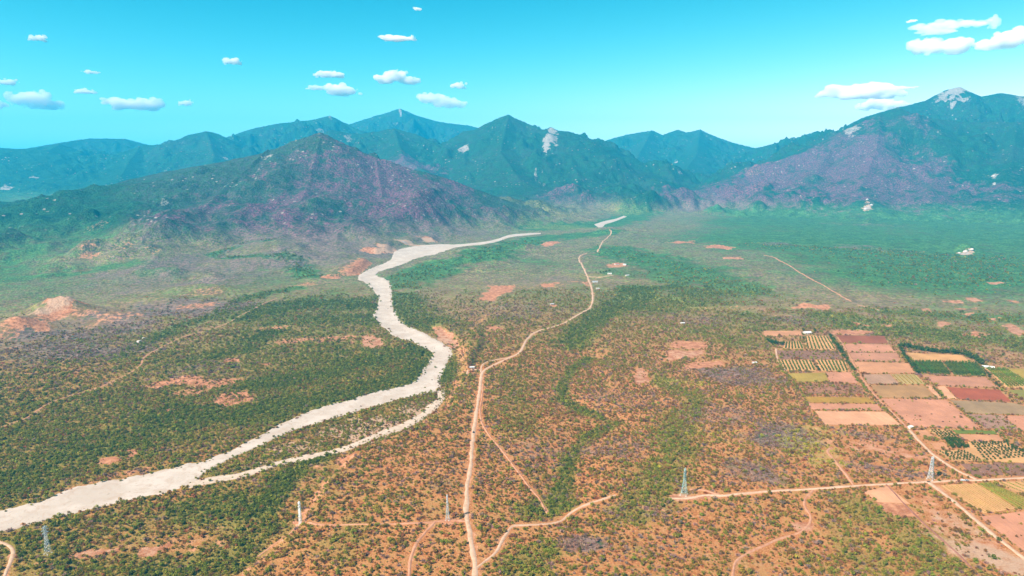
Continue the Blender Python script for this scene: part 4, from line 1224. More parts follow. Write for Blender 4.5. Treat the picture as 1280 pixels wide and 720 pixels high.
LAND = [('the leftmost pylon', 60, 693), ('the white pole-like pylon', 375, 656), ('the slim pylon beside the dirt road', 559, 650), ('the teal lattice pylon', 855, 619), ('the pylon beside the orchard', 1163, 599),
        ('the bottom left corner track', 8, 700), ('the wide riverbed', 110, 640), ('the lowest bit of the dirt road', 593, 715), ('the forked pink track', 520, 685), ('the bent side track', 640, 660), ('the pale end of the side track', 765, 620),
        ('the crooked footpath', 1004, 664), ('the path leaving the bottom edge', 915, 705), ('the sandy yard', 1108, 620), ('the red ditch line', 1185, 682), ('the slanting sandy lane', 1225, 655), ('the pinkish field at the right edge', 1262, 668),
        ('the side channel', 300, 600), ('the thin reddish track', 640, 580), ('the bottom edge beside the pink track', 420, 705), ('the lower middle edge', 730, 705), ('the bottom edge below the teal pylon', 840, 700), ('the terrace edge path', 340, 683), ('the bottom edge under the riverbed', 220, 710), ('the bottom edge before the ditch', 1100, 705)]
LW = [(n, hit(a, b)) for n, a, b in LAND]

def bush_label(x, y, kind, sz):
    d = [math.hypot(x - q[0], y - q[1]) for n, q in LW]
    k = int(np.argmin(d))
    n, q = LW[k]
    dx, dy = x - q[0], y - q[1]
    h_ = 'left of' if dx < 0 else 'right of'
    v_ = 'below' if dy < 0 else 'behind'
    side = h_ if abs(dx) > 2.4 * abs(dy) else v_ if abs(dy) > 2.4 * abs(dx) else v_ + ' ' + h_
    dist = 'close' if d[k] < 18 else ('near' if d[k] < 34 else ('some way' if d[k] < 58 else 'far'))
    big = 'small' if sz < 5.5 else ('medium' if sz < 7 else 'big')
    return f'{big} {TNAME[kind]} bush {dist} {side} {n}', 'bushes around ' + n

def put_bush(x, y, z, kind, tcol, sz, pk, rz, lab=None):
    o = bpy.data.objects.new('shrub', PROTO[pk])
    C.objects.link(o)
    o.location = (x, y, z)
    o.rotation_euler = (0, 0, rz)
    o.scale = (sz, sz, sz * .92)
    o['tint'] = [float(c) for c in tcol]
    l, g = bush_label(x, y, kind, sz)
    tag(o, lab or l, 'bush', g)
    return o

solo_xy = []
for px, py, kind, sz in SOLO:
    x, y = hit(px, py)
    solo_xy.append((x, y, sz))
    put_bush(x, y, float(zat(x, y)) - .1, kind, [c * random.uniform(.9, 1.15) for c in TINTS[kind]], sz, 5 if kind in ('grey', 'rust') else random.randrange(5), random.uniform(0, 6.28))
free = np.ones(N, bool)
for x, y, sz in solo_xy:
    free &= (sx - x) ** 2 + (sy - y) ** 2 > (sz * .55) ** 2
# pylon feet stay clear
PYL = [(60, 692), (375.5, 656), (559.5, 650), (855, 618.5), (1163, 599)]
for p in PYL:
    x, y = hit(*p)
    free &= (sx - x) ** 2 + (sy - y) ** 2 > 6.0 ** 2
# the largest in view become objects of their own
PXs, PYs = project(sx, sy, zs)
infr = free & (PXs > 4) & (PXs < 1276) & (PYs < 716) & (PYs > 0)
score = np.where(infr, size / np.hypot(sx, sy), 0)
big = np.argsort(-score)[:300 - len(SOLO)]
for i in big:
    put_bush(sx[i], sy[i], zs[i] - .05, tk[i], tint[i], size[i], int(pick[i]), rot[i])
free[big] = False

# ---- everything else: one mass of scrub
def scrub_object(mask):
    n = int(mask.sum())
    me = bpy.data.meshes.new('scrub')
    me.vertices.add(n)
    co = np.stack([sx[mask], sy[mask], zs[mask] - .05], -1).astype(np.float32)
    me.vertices.foreach_set('co', co.ravel())
    for nm, typ, dat in (('scl', 'FLOAT', size[mask]), ('rot', 'FLOAT', rot[mask]), ('pick', 'INT', pick[mask])):
        at = me.attributes.new(nm, typ, 'POINT')
        at.data.foreach_set('value', np.ascontiguousarray(dat, np.int32 if typ == 'INT' else np.float32))
    at = me.attributes.new('tint', 'FLOAT_VECTOR', 'POINT')
    at.data.foreach_set('vector', np.ascontiguousarray(tint[mask], np.float32).ravel())
    me.materials.append(M['leaf'])
    o = bpy.data.objects.new('scrub', me)
    C.objects.link(o)
    ng = bpy.data.node_groups.new('scatter_scrub', 'GeometryNodeTree')
    ng.interface.new_socket('Geometry', in_out='INPUT', socket_type='NodeSocketGeometry')
    ng.interface.new_socket('Geometry', in_out='OUTPUT', socket_type='NodeSocketGeometry')
    gi, go = ng.nodes.new('NodeGroupInput'), ng.nodes.new('NodeGroupOutput')
    ci = ng.nodes.new('GeometryNodeGeometryToInstance')
    for pm in reversed(PROTO):
        po = bpy.data.objects.new('shrub_source', pm)
        oi = ng.nodes.new('GeometryNodeObjectInfo')
        oi.inputs['Object'].default_value = po
        ng.links.new(oi.outputs['Geometry'], ci.inputs[0])
    iop = ng.nodes.new('GeometryNodeInstanceOnPoints')
    iop.inputs['Pick Instance'].default_value = True
    ng.links.new(gi.outputs[0], iop.inputs['Points'])
    ng.links.new(ci.outputs[0], iop.inputs['Instance'])
    def attr(name, typ):
        nd = ng.nodes.new('GeometryNodeInputNamedAttribute')
        nd.data_type = typ
        nd.inputs[0].default_value = name
        return nd.outputs[0]
    ng.links.new(attr('pick', 'INT'), iop.inputs['Instance Index'])
    ng.links.new(attr('scl', 'FLOAT'), iop.inputs['Scale'])
    cx = ng.nodes.new('ShaderNodeCombineXYZ')
    ng.links.new(attr('rot', 'FLOAT'), cx.inputs[2])
    ng.links.new(cx.outputs[0], iop.inputs['Rotation'])
    ng.links.new(iop.outputs[0], go.inputs[0])
    md = o.modifiers.new('scatter', 'NODES')
    md.node_group = ng
    tag(o, 'dense desert scrub of mixed bushes covering the valley floor', 'scrub', kind='stuff')
    return o

scrub_object(free)
print('scrub instances', int(free.sum()))

# ------------------------------------------------------------------ orchard trees, crop rows, hedges
def put_tree(name, x, y, sz, tcol, pk, label, cat, group, zsc=1.0):
    o = bpy.data.objects.new(name, PROTO[pk])
    C.objects.link(o)
    o.location = (x, y, float(zat(x, y)) + .2)
    o.rotation_euler = (0, 0, random.uniform(0, 6.28))
    o.scale = (sz, sz, sz * zsc)
    o['tint'] = [float(c) * random.uniform(.85, 1.15) for c in tcol]
    return tag(o, label, cat, group)

ORD = ['first', 'second', 'third', 'fourth', 'fifth', 'sixth', 'seventh', 'eighth', 'ninth', 'tenth', 'eleventh', 'twelfth']
def nth(i):
    return ORD[i] if i < 12 else f'{i + 1}th' if (i + 1) % 10 not in (1, 2, 3) else f'{i + 1}' + {1: 'st', 2: 'nd', 3: 'rd'}[(i + 1) % 10]

def lerp2(A, B, C_, D, s, t):
    """point in the quad A (0,0), B (1,0), C (1,1), D (0,1)"""
    return tuple((A[i] * (1 - s) + B[i] * s) * (1 - t) + (D[i] * (1 - s) + C_[i] * s) * t for i in range(2))

def orchard(quad, ns, nt_, sz, tname, label, group, jit=.4, skip=.05, name='orchard_tree'):
    Q = hits(quad)
    for i in range(ns):
        for j in range(nt_):
            if random.random() < skip:
                continue
            x, y = lerp2(*Q, (i + .5) / ns, (j + .5) / nt_)
            put_tree(name, x + random.uniform(-jit, jit), y + random.uniform(-jit, jit), sz * random.uniform(.85, 1.15), TINTS[tname], random.randrange(5), f'{label}, {nth(j)} row down, {nth(i)} from left', 'fruit tree', group)

orchard([(1212, 553), (1254, 553), (1300, 571), (1231, 576.5)], 12, 9, 4.6, 'vine', 'small fruit tree in the large orchard grid', 'trees of the large orchard grid')
orchard([(1172, 564), (1205, 563.5), (1229, 576.5), (1191, 575.5)], 9, 6, 4.0, 'vine', 'small fruit tree in the lower left orchard', 'trees of the lower left orchard')
orchard([(1162, 538), (1187, 538), (1198, 548.5), (1176, 548.5)], 6, 6, 4.2, 'vine', 'small fruit tree in the upper orchard', 'trees of the small upper orchard')
orchard([(1178, 548.5), (1198, 549), (1212, 560), (1190, 561)], 7, 7, 6.5, 'vine', 'dark citrus tree in the dense clump', 'trees of the dense citrus clump', 1.0, 0)
orchard([(1153, 545.5), (1168, 547.5), (1174, 551), (1158, 550.5)], 5, 3, 4.6, 'green', 'bright green young tree beside the orchard lane', 'young trees beside the orchard lane', 1.2, 0)

def row_mesh(n, seed, hgt=1.0):
    """a unit length crop row along X made of leaf faces"""
    rs = np.random.default_rng(seed)
    V, Fs = [], []
    for i in range(n):
        p = np.array([rs.uniform(-.5, .5), rs.normal() * .22, abs(rs.normal()) * .4 * hgt + .1])
        a = rs.uniform(0, math.pi)
        s = rs.uniform(.3, .6)
        lx = s * .015
        u_ = np.array([math.cos(a) * lx, math.sin(a) * s * .6, rs.normal() * .2])
        v_ = np.array([-math.sin(a) * lx, math.cos(a) * s * .6, rs.normal() * .25 + .2])
        k = len(V)
        V += [p - u_, p - v_, p + u_, p + v_]
        Fs.append((k, k + 1, k + 2, k + 3))
    me = bpy.data.meshes.new('crop_row')
    me.from_pydata([tuple(v) for v in V], [], Fs)
    me.materials.append(M['leaf'])
    me.update()
    return me

ROWM = [row_mesh(260, 31), row_mesh(260, 32)]

def rows(quad, n, tname, label, group, width=1.4, hgt=1.5, name='crop_row', cat='crop row'):
    """rows run from the top edge to the bottom edge of the quad (A B C D clockwise from top left)"""
    A, B, C_, D = hits(quad)
    for i in range(n):
        s = (i + .5) / n
        x0, y0 = A[0] + (B[0] - A[0]) * s, A[1] + (B[1] - A[1]) * s
        x1, y1 = D[0] + (C_[0] - D[0]) * s, D[1] + (C_[1] - D[1]) * s
        L_ = math.hypot(x1 - x0, y1 - y0)
        o = bpy.data.objects.new(name, ROWM[i % 2])
        C.objects.link(o)
        xm, ym = (x0 + x1) / 2, (y0 + y1) / 2
        o.location = (xm, ym, float(zat(xm, ym)) + .3)
        o.rotation_euler = (0, 0, math.atan2(y1 - y0, x1 - x0))
        o.scale = (L_ * .97, width, hgt)
        o['tint'] = [float(c) * random.uniform(.85, 1.15) for c in TINTS[tname]]
        tag(o, f'{label}, {nth(i)} from left', cat, group)

rows([(1005, 420.5), (1035, 420.5), (1046, 437), (1008, 436.5)], 8, 'vine', 'vine row in the yellow plot below the white farmhouse', 'vine rows below the white farmhouse', 2.6, 2.0, 'vine_row', 'vine row')
rows([(982, 427.5), (1001, 427.5), (1005, 436), (980, 435.5)], 6, 'vine', 'vine row in the smaller plot left of the farmhouse', 'vine rows of the smaller plot', 2.6, 2.0, 'vine_row', 'vine row')
rows([(975, 450.5), (1014, 450.5), (1020, 463), (981, 462.5)], 9, 'vine', 'vine row in the left half of the lower vineyard', 'vine rows of the lower vineyard, left half', 2.6, 2.0, 'vine_row', 'vine row')
rows([(1020, 450.5), (1056, 451.5), (1061, 464), (1028, 463.5)], 8, 'vine', 'vine row in the right half of the lower vineyard', 'vine rows of the lower vineyard, right half', 2.6, 2.0, 'vine_row', 'vine row')
rows([(1114, 468.5), (1144, 468.5), (1155, 479.5), (1126, 479.5)], 6, 'olive', 'low crop row in the pale green striped field', 'crop rows of the pale green field', 2.0, .8)
rows([(1231, 459.5), (1256, 460.5), (1292, 482), (1260, 484.5)], 8, 'dark', 'dark green row in the straw field at the right edge', 'dark green rows at the right edge', 4.0, 3.0)
rows([(1178, 607), (1220, 604.5), (1268, 635.5), (1231, 641)], 12, 'olive', 'low crop row in the striped field below the farm road', 'crop rows below the farm road', .8, .6)
rows([(1222, 604), (1238, 603.5), (1300, 632), (1274, 636)], 6, 'green', 'green crop row beside the striped field', 'green crop rows beside the striped field', 2.2, 1.3)
rows([(1244, 603), (1300, 602.5), (1330, 615), (1300, 626)], 6, 'green', 'crop row in the corner plot under the farm road', 'crop rows of the corner plot', 1.4, 1.0)
rows([(1138, 453.5), (1176, 453), (1187, 467.5), (1151, 466)], 9, 'vine', 'dense tree row in the left dark green orchard block', 'tree rows of the left orchard block', 5.5, 4.5, 'tree_row', 'tree row')
rows([(1180, 453.3), (1221, 455.5), (1233, 470), (1194, 468)], 10, 'vine', 'dense tree row in the right dark green orchard block', 'tree rows of the right orchard block', 5.5, 4.5, 'tree_row', 'tree row')

def hedge(pts, n, sz, tname, label, group, jit=2.0):
    P = resample(hits(pts), 2.0)
    for q, k in enumerate(np.linspace(0, len(P) - 1, n)):
        x, y = P[int(k)]
        put_tree('hedge_tree', x + random.uniform(-jit, jit), y + random.uniform(-jit, jit), sz * random.uniform(.7, 1.25), TINTS[tname], random.randrange(5), f'{label}, {nth(q)} from its upper left end', 'tree', group, random.uniform(.8, 1.1))

hedge([(1124, 434), (1140, 436), (1165, 440), (1190, 442), (1205, 444), (1222, 452), (1228, 457)], 46, 15, 'vine', 'dark windbreak tree behind the straw coloured field', 'windbreak trees behind the straw coloured field')
hedge([(1126, 438), (1132, 446), (1137, 454), (1148, 468)], 18, 12, 'vine', 'dark tree left of the dark green orchard', 'trees left of the dark green orchard')
hedge([(1226, 460), (1238, 472), (1250, 484)], 10, 8, 'vine', 'dark tree right of the orchard blocks', 'trees right of the orchard blocks')
hedge([(1037, 420), (1044, 430), (1052, 441), (1060, 453), (1066, 463)], 20, 12, 'vine', 'dark tree in the line beside the vineyards', 'tree line right of the vineyards')
hedge([(1006, 424), (1003, 414)], 3, 10, 'vine', 'tall dark tree beside the white farmhouse', 'trees beside the white farmhouse')
hedge([(1017, 413), (1020, 415)], 2, 9, 'vine', 'dark tree just right of the white farmhouse', 'trees right of the white farmhouse')
hedge([(960, 427), (968, 430), (980, 431)], 9, 13, 'vine', 'dark tree left of the small vineyard plot', 'trees left of the small vineyard plot')
hedge([(1016, 453), (1020, 459), (1023, 463)], 4, 8, 'vine', 'dark tree splitting the lower vineyard', 'trees splitting the lower vineyard')
hedge([(1066, 467), (1074, 477), (1084, 489)], 14, 8, 'green', 'green bush on the lane between fields', 'bushes along the lane between the fields')
hedge([(973, 452), (978, 463), (992, 480), (1004, 495), (1010, 508)], 18, 9, 'green', 'green bush along the left side of the farm', 'bushes along the left side of the farm')
hedge([(1258, 552), (1270, 561), (1290, 572)], 9, 6, 'vine', 'dark hedge tree right of the large orchard grid', 'hedge right of the large orchard grid')
hedge([(1245, 538), (1258, 550)], 6, 6, 'green', 'green hedge bush right of the tan orchard plot', 'hedge right of the tan orchard plot')
hedge([(1165, 484), (1172, 491), (1178, 496)], 5, 6, 'vine', 'dark bush in the thin sandy strip', 'bushes in the thin sandy strip')
hedge([(1050, 513), (1062, 514), (1075, 511)], 5, 6, 'green', 'green bush above the pale sandy field', 'bushes at the top of the pale sandy field')
hedge([(1200, 482), (1222, 484), (1245, 486)], 8, 3.5, 'olive', 'low olive bush above the brick red field', 'low bushes above the brick red field')
hedge([(745, 341), (752, 341), (762, 339)], 5, 10, 'vine', 'dark tree beside the far houses', 'trees beside the far houses')

# ------------------------------------------------------------------ pylons
def bars(segs, th):
    V, Fs = [], []
    for a, b in segs:
        a, b = Vector(a), Vector(b)
        d = (b - a).normalized()
        u_ = d.orthogonal().normalized() * th / 2
        v_ = d.cross(u_).normalized() * th / 2
        k = len(V)
        for p in (a, b):
            V += [p - u_ - v_, p + u_ - v_, p + u_ + v_, p - u_ + v_]
        Fs += [(k, k + 3, k + 2, k + 1), (k + 4, k + 5, k + 6, k + 7)] + [(k + i, k + (i + 1) % 4, k + 4 + (i + 1) % 4, k + 4 + i) for i in range(4)]
    return V, Fs

def pylon(px, py, hgt, base, waist, top, arms, mat, rz, label, th=1.0, wide=True):
    x, y = hit(px, py)
    root = empty('pylon', (x, y, float(zat(x, y)) - .2), rz)
    tag(root, label, 'pylon', 'power pylons of the line across the valley')
    hw = hgt * .62
    def half(z):
        if z < hw:
            f = z / hw
            return base * (1 - f) ** 1.25 + waist * (1 - (1 - f) ** 1.25)
        f = (z - hw) / (hgt - hw)
        return waist * (1 - f) + top * f
    lv = [0, .14, .27, .38, .47, .55, .62, .69, .76, .83, .90, .96]
    zs_ = [hgt * f for f in lv]
    cs = [(-1, -1), (1, -1), (1, 1), (-1, 1)]
    for cx_, cy_ in cs:
        sg = [((cx_ * half(a), cy_ * half(a), a), (cx_ * half(b), cy_ * half(b), b)) for a, b in zip(zs_[:-1], zs_[1:])]
        sg.append(((cx_ * half(zs_[-1]), cy_ * half(zs_[-1]), zs_[-1]), (0, 0, hgt)))
        mesh_obj('leg', *bars(sg, .2 * th), mat, root)
        mesh_obj('footing', *bars([((cx_ * base, cy_ * base, -.6), (cx_ * base, cy_ * base, .7))], 1.1), M['concrete'], root)
    for k in range(4):
        (ax, ay), (bx, by) = cs[k], cs[(k + 1) % 4]
        sg = []
        for i, (a, b) in enumerate(zip(zs_[:-1], zs_[1:])):
            ha, hb = half(a), half(b)
            sg.append(((ax * ha, ay * ha, a), (bx * hb, by * hb, b)))
            sg.append(((bx * ha, by * ha, a), (ax * hb, ay * hb, b)))
            sg.append(((ax * hb, ay * hb, b), (bx * hb, by * hb, b)))
        mesh_obj('bracing', *bars(sg, .09 * th), mat, root)
    for zf, ln in arms:
        z = hgt * zf
        h_ = half(z)
        for sgn in (-1, 1):
            tip = (sgn * ln, 0, z + .3)
            sg = [((sgn * h_, -h_, z), tip), ((sgn * h_, h_, z), tip), ((sgn * half(z + 1.6), -half(z + 1.6), z + 1.6), tip), ((sgn * half(z + 1.6), half(z + 1.6), z + 1.6), tip)]
            arm = mesh_obj('cross_arm', *bars(sg, .2 * th), mat, root)
            mesh_obj('insulator', *bars([((sgn * ln, 0, z + .2), (sgn * ln, 0, z - 1.7))], .28 * th), M['ceramic'], arm)
    return root

pylon(60, 692, 30, 2.3, 1.0, .7, [(.74, 3.4), (.84, 3.8), (.93, 3.0)], M['steel'], R(70), 'grey lattice pylon near the left edge below the wide riverbed')
pylon(375.5, 656, 27, 1.15, 1.0, .8, [(.80, 2.4), (.92, 2.4)], M['steel_white'], R(80), 'white narrow pole-like pylon on the terrace edge', 1.45)
pylon(559.5, 650, 29, 1.7, .8, .5, [(.72, 2.6), (.83, 2.6), (.92, 2.2)], M['steel'], R(84), 'slim grey lattice pylon just left of the wide dirt road', 1.0)
pylon(855, 618.5, 33, 3.3, 1.1, .8, [(.70, 3.4), (.80, 3.8), (.90, 3.2)], M['steel_teal'], R(60), 'teal green lattice pylon with splayed legs beside the farm road', 1.2)
pylon(1163, 599, 29, 3.0, 1.5, 1.0, [(.68, 4.2), (.80, 4.6), (.90, 3.8)], M['steel'], R(40), 'blue grey lattice pylon beside the orchard lane', 1.25)

# ------------------------------------------------------------------ small buildings and vehicles
def box_mesh(x0, x1, y0, y1, z0, z1):
    V = [(x0, y0, z0), (x1, y0, z0), (x1, y1, z0), (x0, y1, z0), (x0, y0, z1), (x1, y0, z1), (x1, y1, z1), (x0, y1, z1)]
    return V, [(0, 3, 2, 1), (4, 5, 6, 7), (0, 1, 5, 4), (1, 2, 6, 5), (2, 3, 7, 6), (3, 0, 4, 7)]

def house(px, py, w, d, hgt, roof, wall, rz, label, group=None, name='farmhouse', cat='house'):
    x, y = hit(px, py)
    root = empty(name, (x, y, float(zat(x, y)) - .2), rz)
    tag(root, label, cat, group)
    mesh_obj('wall', *box_mesh(-w / 2, w / 2, -d / 2, d / 2, 0, hgt), wall, root)
    e, p = .6, hgt + d * .2
    V = [(-w / 2 - e, -d / 2 - e, hgt - .1), (w / 2 + e, -d / 2 - e, hgt - .1), (w / 2 + e, d / 2 + e, hgt - .1), (-w / 2 - e, d / 2 + e, hgt - .1), (-w / 2 - e, 0, p), (w / 2 + e, 0, p),
         (-w / 2 - e, -d / 2 - e, hgt + .1), (w / 2 + e, -d / 2 - e, hgt + .1), (w / 2 + e, d / 2 + e, hgt + .1), (-w / 2 - e, d / 2 + e, hgt + .1)]
    Fs = [(0, 3, 2, 1), (0, 1, 7, 6), (2, 3, 9, 8), (6, 7, 5, 4), (8, 9, 4, 5), (1, 2, 8, 5, 7), (3, 0, 6, 4, 9)]
    mesh_obj('roof', V, Fs, roof, root)
    dr_ = mesh_obj('door', *box_mesh(-.55, .55, -d / 2 - .06, -d / 2 + .02, 0.05, 2.1), M['wood'], root)
    mesh_obj('handle', *box_mesh(.35, .43, -d / 2 - .12, -d / 2 - .055, 1.0, 1.1), M['steel'], dr_)
    for sx_ in (-1, 1):
        wd = mesh_obj('window', *box_mesh(sx_ * w * .3 - .6, sx_ * w * .3 + .6, -d / 2 - .05, -d / 2 + .02, 1.0, 2.1), M['whitewall'], root)
        mesh_obj('pane', *box_mesh(sx_ * w * .3 - .5, sx_ * w * .3 + .5, -d / 2 - .07, -d / 2 - .045, 1.1, 2.0), M['glass'], wd)
    return root

house(1009, 417, 15, 10, 3.4, M['roof_white'], M['whitewall'], .1, 'white flat looking farmhouse at the top of the vineyard')
house(1138, 535, 6.5, 4.5, 2.6, M['roof_white'], M['whitewall'], .6, 'tiny white hut at the corner of the largest pinkish field')
house(590, 460.5, 8, 5, 3, M['roof_white'], M['tanwall'], .2, 'small pale roofed homestead left of the dirt road bend')
house(771, 330.5, 16, 10, 4, M['roof_red'], M['whitewall'], .3, 'red roofed far house on the sandy yard right of the dirt road')
house(781, 331.5, 11, 8, 3.6, M['roof_white'], M['whitewall'], -.5, 'white far house at the right end of the sandy yard')
house(762, 343, 13, 8, 3.5, M['roof_white'], M['tanwall'], 0, 'pale far house at the end of the short drive')
house(744, 353, 15, 8, 3.4, M['roof_grey'], M['whitewall'], .1, 'grey roofed shed just right of the dirt road')
house(747, 361.5, 9, 5, 3, M['roof_white'], M['tanwall'], .1, 'small pale shed below the grey roofed one')
house(732, 355, 8, 6, 3, M['roof_red'], M['tanwall'], .1, 'small tan house at the left edge of the dirt road')
house(784, 345, 12, 6, 3, M['roof_white'], M['tanwall'], .4, 'lone pale shed in the trees right of the far houses')
house(1235, 460, 18, 8, 3, M['roof_white'], M['whitewall'], -.4, 'white packing shed at the corner of the dark orchard')
house(943, 454.5, 7, 5, 2.8, M['roof_white'], M['whitewall'], .2, 'tiny white hut in the scrub left of the farm')
house(853, 405, 9, 6, 3, M['roof_white'], M['tanwall'], .2, 'pale hut in the scrub above the pair of clearings')
house(690, 381, 9, 6, 3, M['roof_grey'], M['tanwall'], .2, 'small hut left of the dirt road bend')

def car(px, py, rz, paint, label):
    x, y = hit(px, py)
    root = empty('car', (x, y, float(zat(x, y)) + .58), rz)
    tag(root, label, 'car')
    prof = [(-2.3, .35), (2.3, .35), (2.35, .8), (2.2, 1.0), (1.2, 1.08), (-2.2, 1.1), (-2.35, .8)]
    def extr(pr, hw, hw2=None):
        n = len(pr)
        V = [(a, -hw, b) for a, b in pr] + [(a, hw, b) for a, b in pr]
        return V, [tuple(range(n)), tuple(range(2 * n - 1, n - 1, -1))] + [(i, i + n, (i + 1) % n + n, (i + 1) % n) for i in range(n)]
    mesh_obj('body', *extr(prof, .92), paint, root)
    mesh_obj('cabin', *extr([(-1.9, 1.08), (1.1, 1.07), (.4, 1.62), (-1.6, 1.64)], .78), M['glass'], root)
    mesh_obj('roof', *box_mesh(-1.55, .38, -.76, .76, 1.635, 1.69), paint, root)
    for wx_ in (-1.45, 1.45):
        for sy_ in (-1, 1):
            n = 12
            V = [(wx_ + .36 * math.cos(2 * math.pi * i / n), sy_ * .95 + s_, .36 + .36 * math.sin(2 * math.pi * i / n)) for s_ in (-.12, .12) for i in range(n)]
            mesh_obj('wheel', V, [tuple(range(n - 1, -1, -1)), tuple(range(n, 2 * n))] + [(i, (i + 1) % n, (i + 1) % n + n, i + n) for i in range(n)], M['rubber'], root)
    for sy_ in (-1, 1):
        mesh_obj('headlight', *box_mesh(2.3, 2.38, sy_ * .65 - .2, sy_ * .65 + .2, .68, .85), M['whitewall'], root)

car(591.6, 541, R(88), M['car_dark'], 'dark car driving along the wide dirt road')
car(1203, 601.3, R(4), M['car_white'], 'white car parked on the farm road under the orchard')
car(1208.5, 601.5, R(8), M['roof_grey'], 'grey car parked on the farm road under the orchard')

# ------------------------------------------------------------------ boulders
def boulder(px, py, sz, seed, label, group=None):
    x, y = hit(px, py)
    bm = bmesh.new()
    bmesh.ops.create_icosphere(bm, subdivisions=3, radius=1.0)
    rs = np.random.default_rng(seed)
    k = rs.normal(size=(5, 3))
    for v in bm.verts:
        n_ = sum(math.sin(v.co.dot(Vector(q)) * 2.1 + i) for i, q in enumerate(k)) / 5
        v.co *= 1 + .35 * n_
        v.co.z *= .75
    me = bpy.data.meshes.new('boulder')
    bm.to_mesh(me)
    bm.free()
    me.materials.append(M['granite'])
    o = bpy.data.objects.new('boulder', me)
    C.objects.link(o)
    o.location = (x, y, float(zat(x, y)) + sz * .3)
    o.scale = (sz * rs.uniform(.8, 1.3), sz * rs.uniform(.8, 1.2), sz)
    tag(o, label, 'boulder', group)

boulder(1084, 250, 9, 1, 'white boulder at the foot of the right mountain, highest of three')
boulder(1089, 257, 10, 2, 'white boulder at the foot of the right mountain, middle one')
boulder(1082, 262, 11, 3, 'white boulder at the foot of the right mountain, lowest of three')
boulder(1199, 317, 6, 4, 'pale boulder at the left end of the rock outcrop on the green plain')
boulder(1207, 315, 7, 5, 'pale boulder in the middle of the rock outcrop on the green plain')
boulder(1214, 313, 8, 6, 'pale boulder at the right end of the rock outcrop on the green plain')
boulder(174, 428, 5, 7, 'white boulder in the green gully on the left')
boulder(180, 424, 4, 8, 'smaller white boulder above the one in the green gully')
boulder(1242, 221, 11, 9, 'large white boulder on the right mountain flank')
boulder(1243, 231, 7, 10, 'smaller white boulder under the large one on the right mountain')

# ------------------------------------------------------------------ clouds: drifts of small white puffs far beyond the mountains
def cloud_material(dens):
    m, nt, out = new_mat('cloud')
    pv = nt.nodes.new('ShaderNodeVolumePrincipled')
    pv.inputs['Color'].default_value = (1.0, .985, .985, 1)
    pv.inputs['Density'].default_value = dens
    pv.inputs['Anisotropy'].default_value = -.4
    nt.links.new(pv.outputs[0], out.inputs['Volume'])
    return m
_bm = bmesh.new()
bmesh.ops.create_icosphere(_bm, subdivisions=2, radius=1.0)
ICO_V = np.array([v.co[:] for v in _bm.verts])
ICO_F = np.array([[v.index for v in f.verts] for f in _bm.faces])
_bm.free()

def cloud(px, py, w, hgt, label, lobes, dense=1.0, seed=0):
    """a body of white vapour made of many merged billows; lobes: (dx, dz, rx, rz) in units of the half width and half height"""
    rs = np.random.default_rng(seed)
    az, s = ray(px, py)
    base = 2600.0
    r_ = max((base - CAM_H) / s, 17500.0)
    z = CAM_H + r_ * s
    k = r_ * math.sqrt(1 + s * s) / F
    hw, hh = w / 2 * k, hgt / 2 * k
    balls = []
    for dx, dz, rx, rz in lobes:
        nb = 20 if w > 30 else 9
        balls.append((dx * .8, 0, dz * .8, rx * .62, rz * .6))
        for i in range(nb):
            a = rs.uniform(0, 2 * math.pi)
            q = rs.uniform(.3, .92)
            sc = rs.uniform(.12, .42) * (1.25 - .6 * q)
            balls.append((dx * .85 + q * rx * math.cos(a), rs.uniform(-.4, .4) * rx, dz * .9 + q * rz * math.sin(a) * .95, rx * sc, rz * sc * 1.5))
    Vs, Fs = [], []
    n = 0
    for bx, by, bz, brx, brz in balls:
        c = np.array([bx * hw, by * hw * .7, bz * hh])
        v = ICO_V * np.array([brx * hw, brx * hw * .7, brz * hh])
        p = v + c
        nn = fbm(p[:, 0] + 3.1 * p[:, 1] + seed * 977, p[:, 2] * 1.7 - p[:, 1], hh * .8 + 1, 4, 5)[:, None]
        p = c + v * (1 + .5 * nn)
        low = -.62 * hh
        p[:, 2] = np.where(p[:, 2] < low, low + (p[:, 2] - low) * .35, p[:, 2])
        Vs.append(p); Fs.append(ICO_F + n)
        n += len(p)
    me = np_mesh('cloud', np.concatenate(Vs), np.concatenate(Fs), cloud_material(dense * 4.6 / (2 * hh)))
    o = bpy.data.objects.new('cloud', me)
    C.objects.link(o)
    rm = o.modifiers.new('merge', 'REMESH')
    rm.mode = 'VOXEL'
    rm.voxel_size = max(hh / 12, hw / 90)
    o.location = (r_ * math.sin(az), r_ * math.cos(az), z)
    o.rotation_euler = (0, 0, -az)
    tag(o, label, 'cloud', 'small white clouds over the mountains')

L1 = [(0, 0, 1, .9)]
L2 = [(-.4, 0, .6, .7), (.25, .1, .7, .9)]
L3 = [(-.55, -.1, .45, .6), (-.1, .2, .55, .85), (.45, -.05, .55, .7)]
LS = [(-.5, .25, .5, .6), (.1, -.1, .55, .7), (.6, -.2, .4, .6)]      # sloping down to the right
cloud(47, 48, 22, 9, 'small white cloud high at the upper left', L2, .8, 1)
cloud(290, 77, 26, 12, 'small humped cloud alone in the upper left sky', L2, .9, 2)
cloud(497, 48, 50, 10, 'long thin flat cloud high above the rock tipped summit', [(-.3, -.1, .65, .8), (.4, 0, .55, .7), (.85, .5, .15, .7)], .8, 3)
cloud(522, 11, 11, 6, 'tiny cloud at the top edge', L1, .7, 4)
cloud(10, 103, 22, 10, 'cloud cut by the left edge, upper one', L2, .9, 5)
cloud(40, 126, 60, 24, 'puffy cloud low at the far left', [(-.45, .1, .45, .75), (.1, .2, .55, .8), (.6, -.3, .45, .55)], 1, 6)
cloud(-2, 131, 18, 14, 'cloud cut by the left edge beside the puffy one', L1, .8, 7)
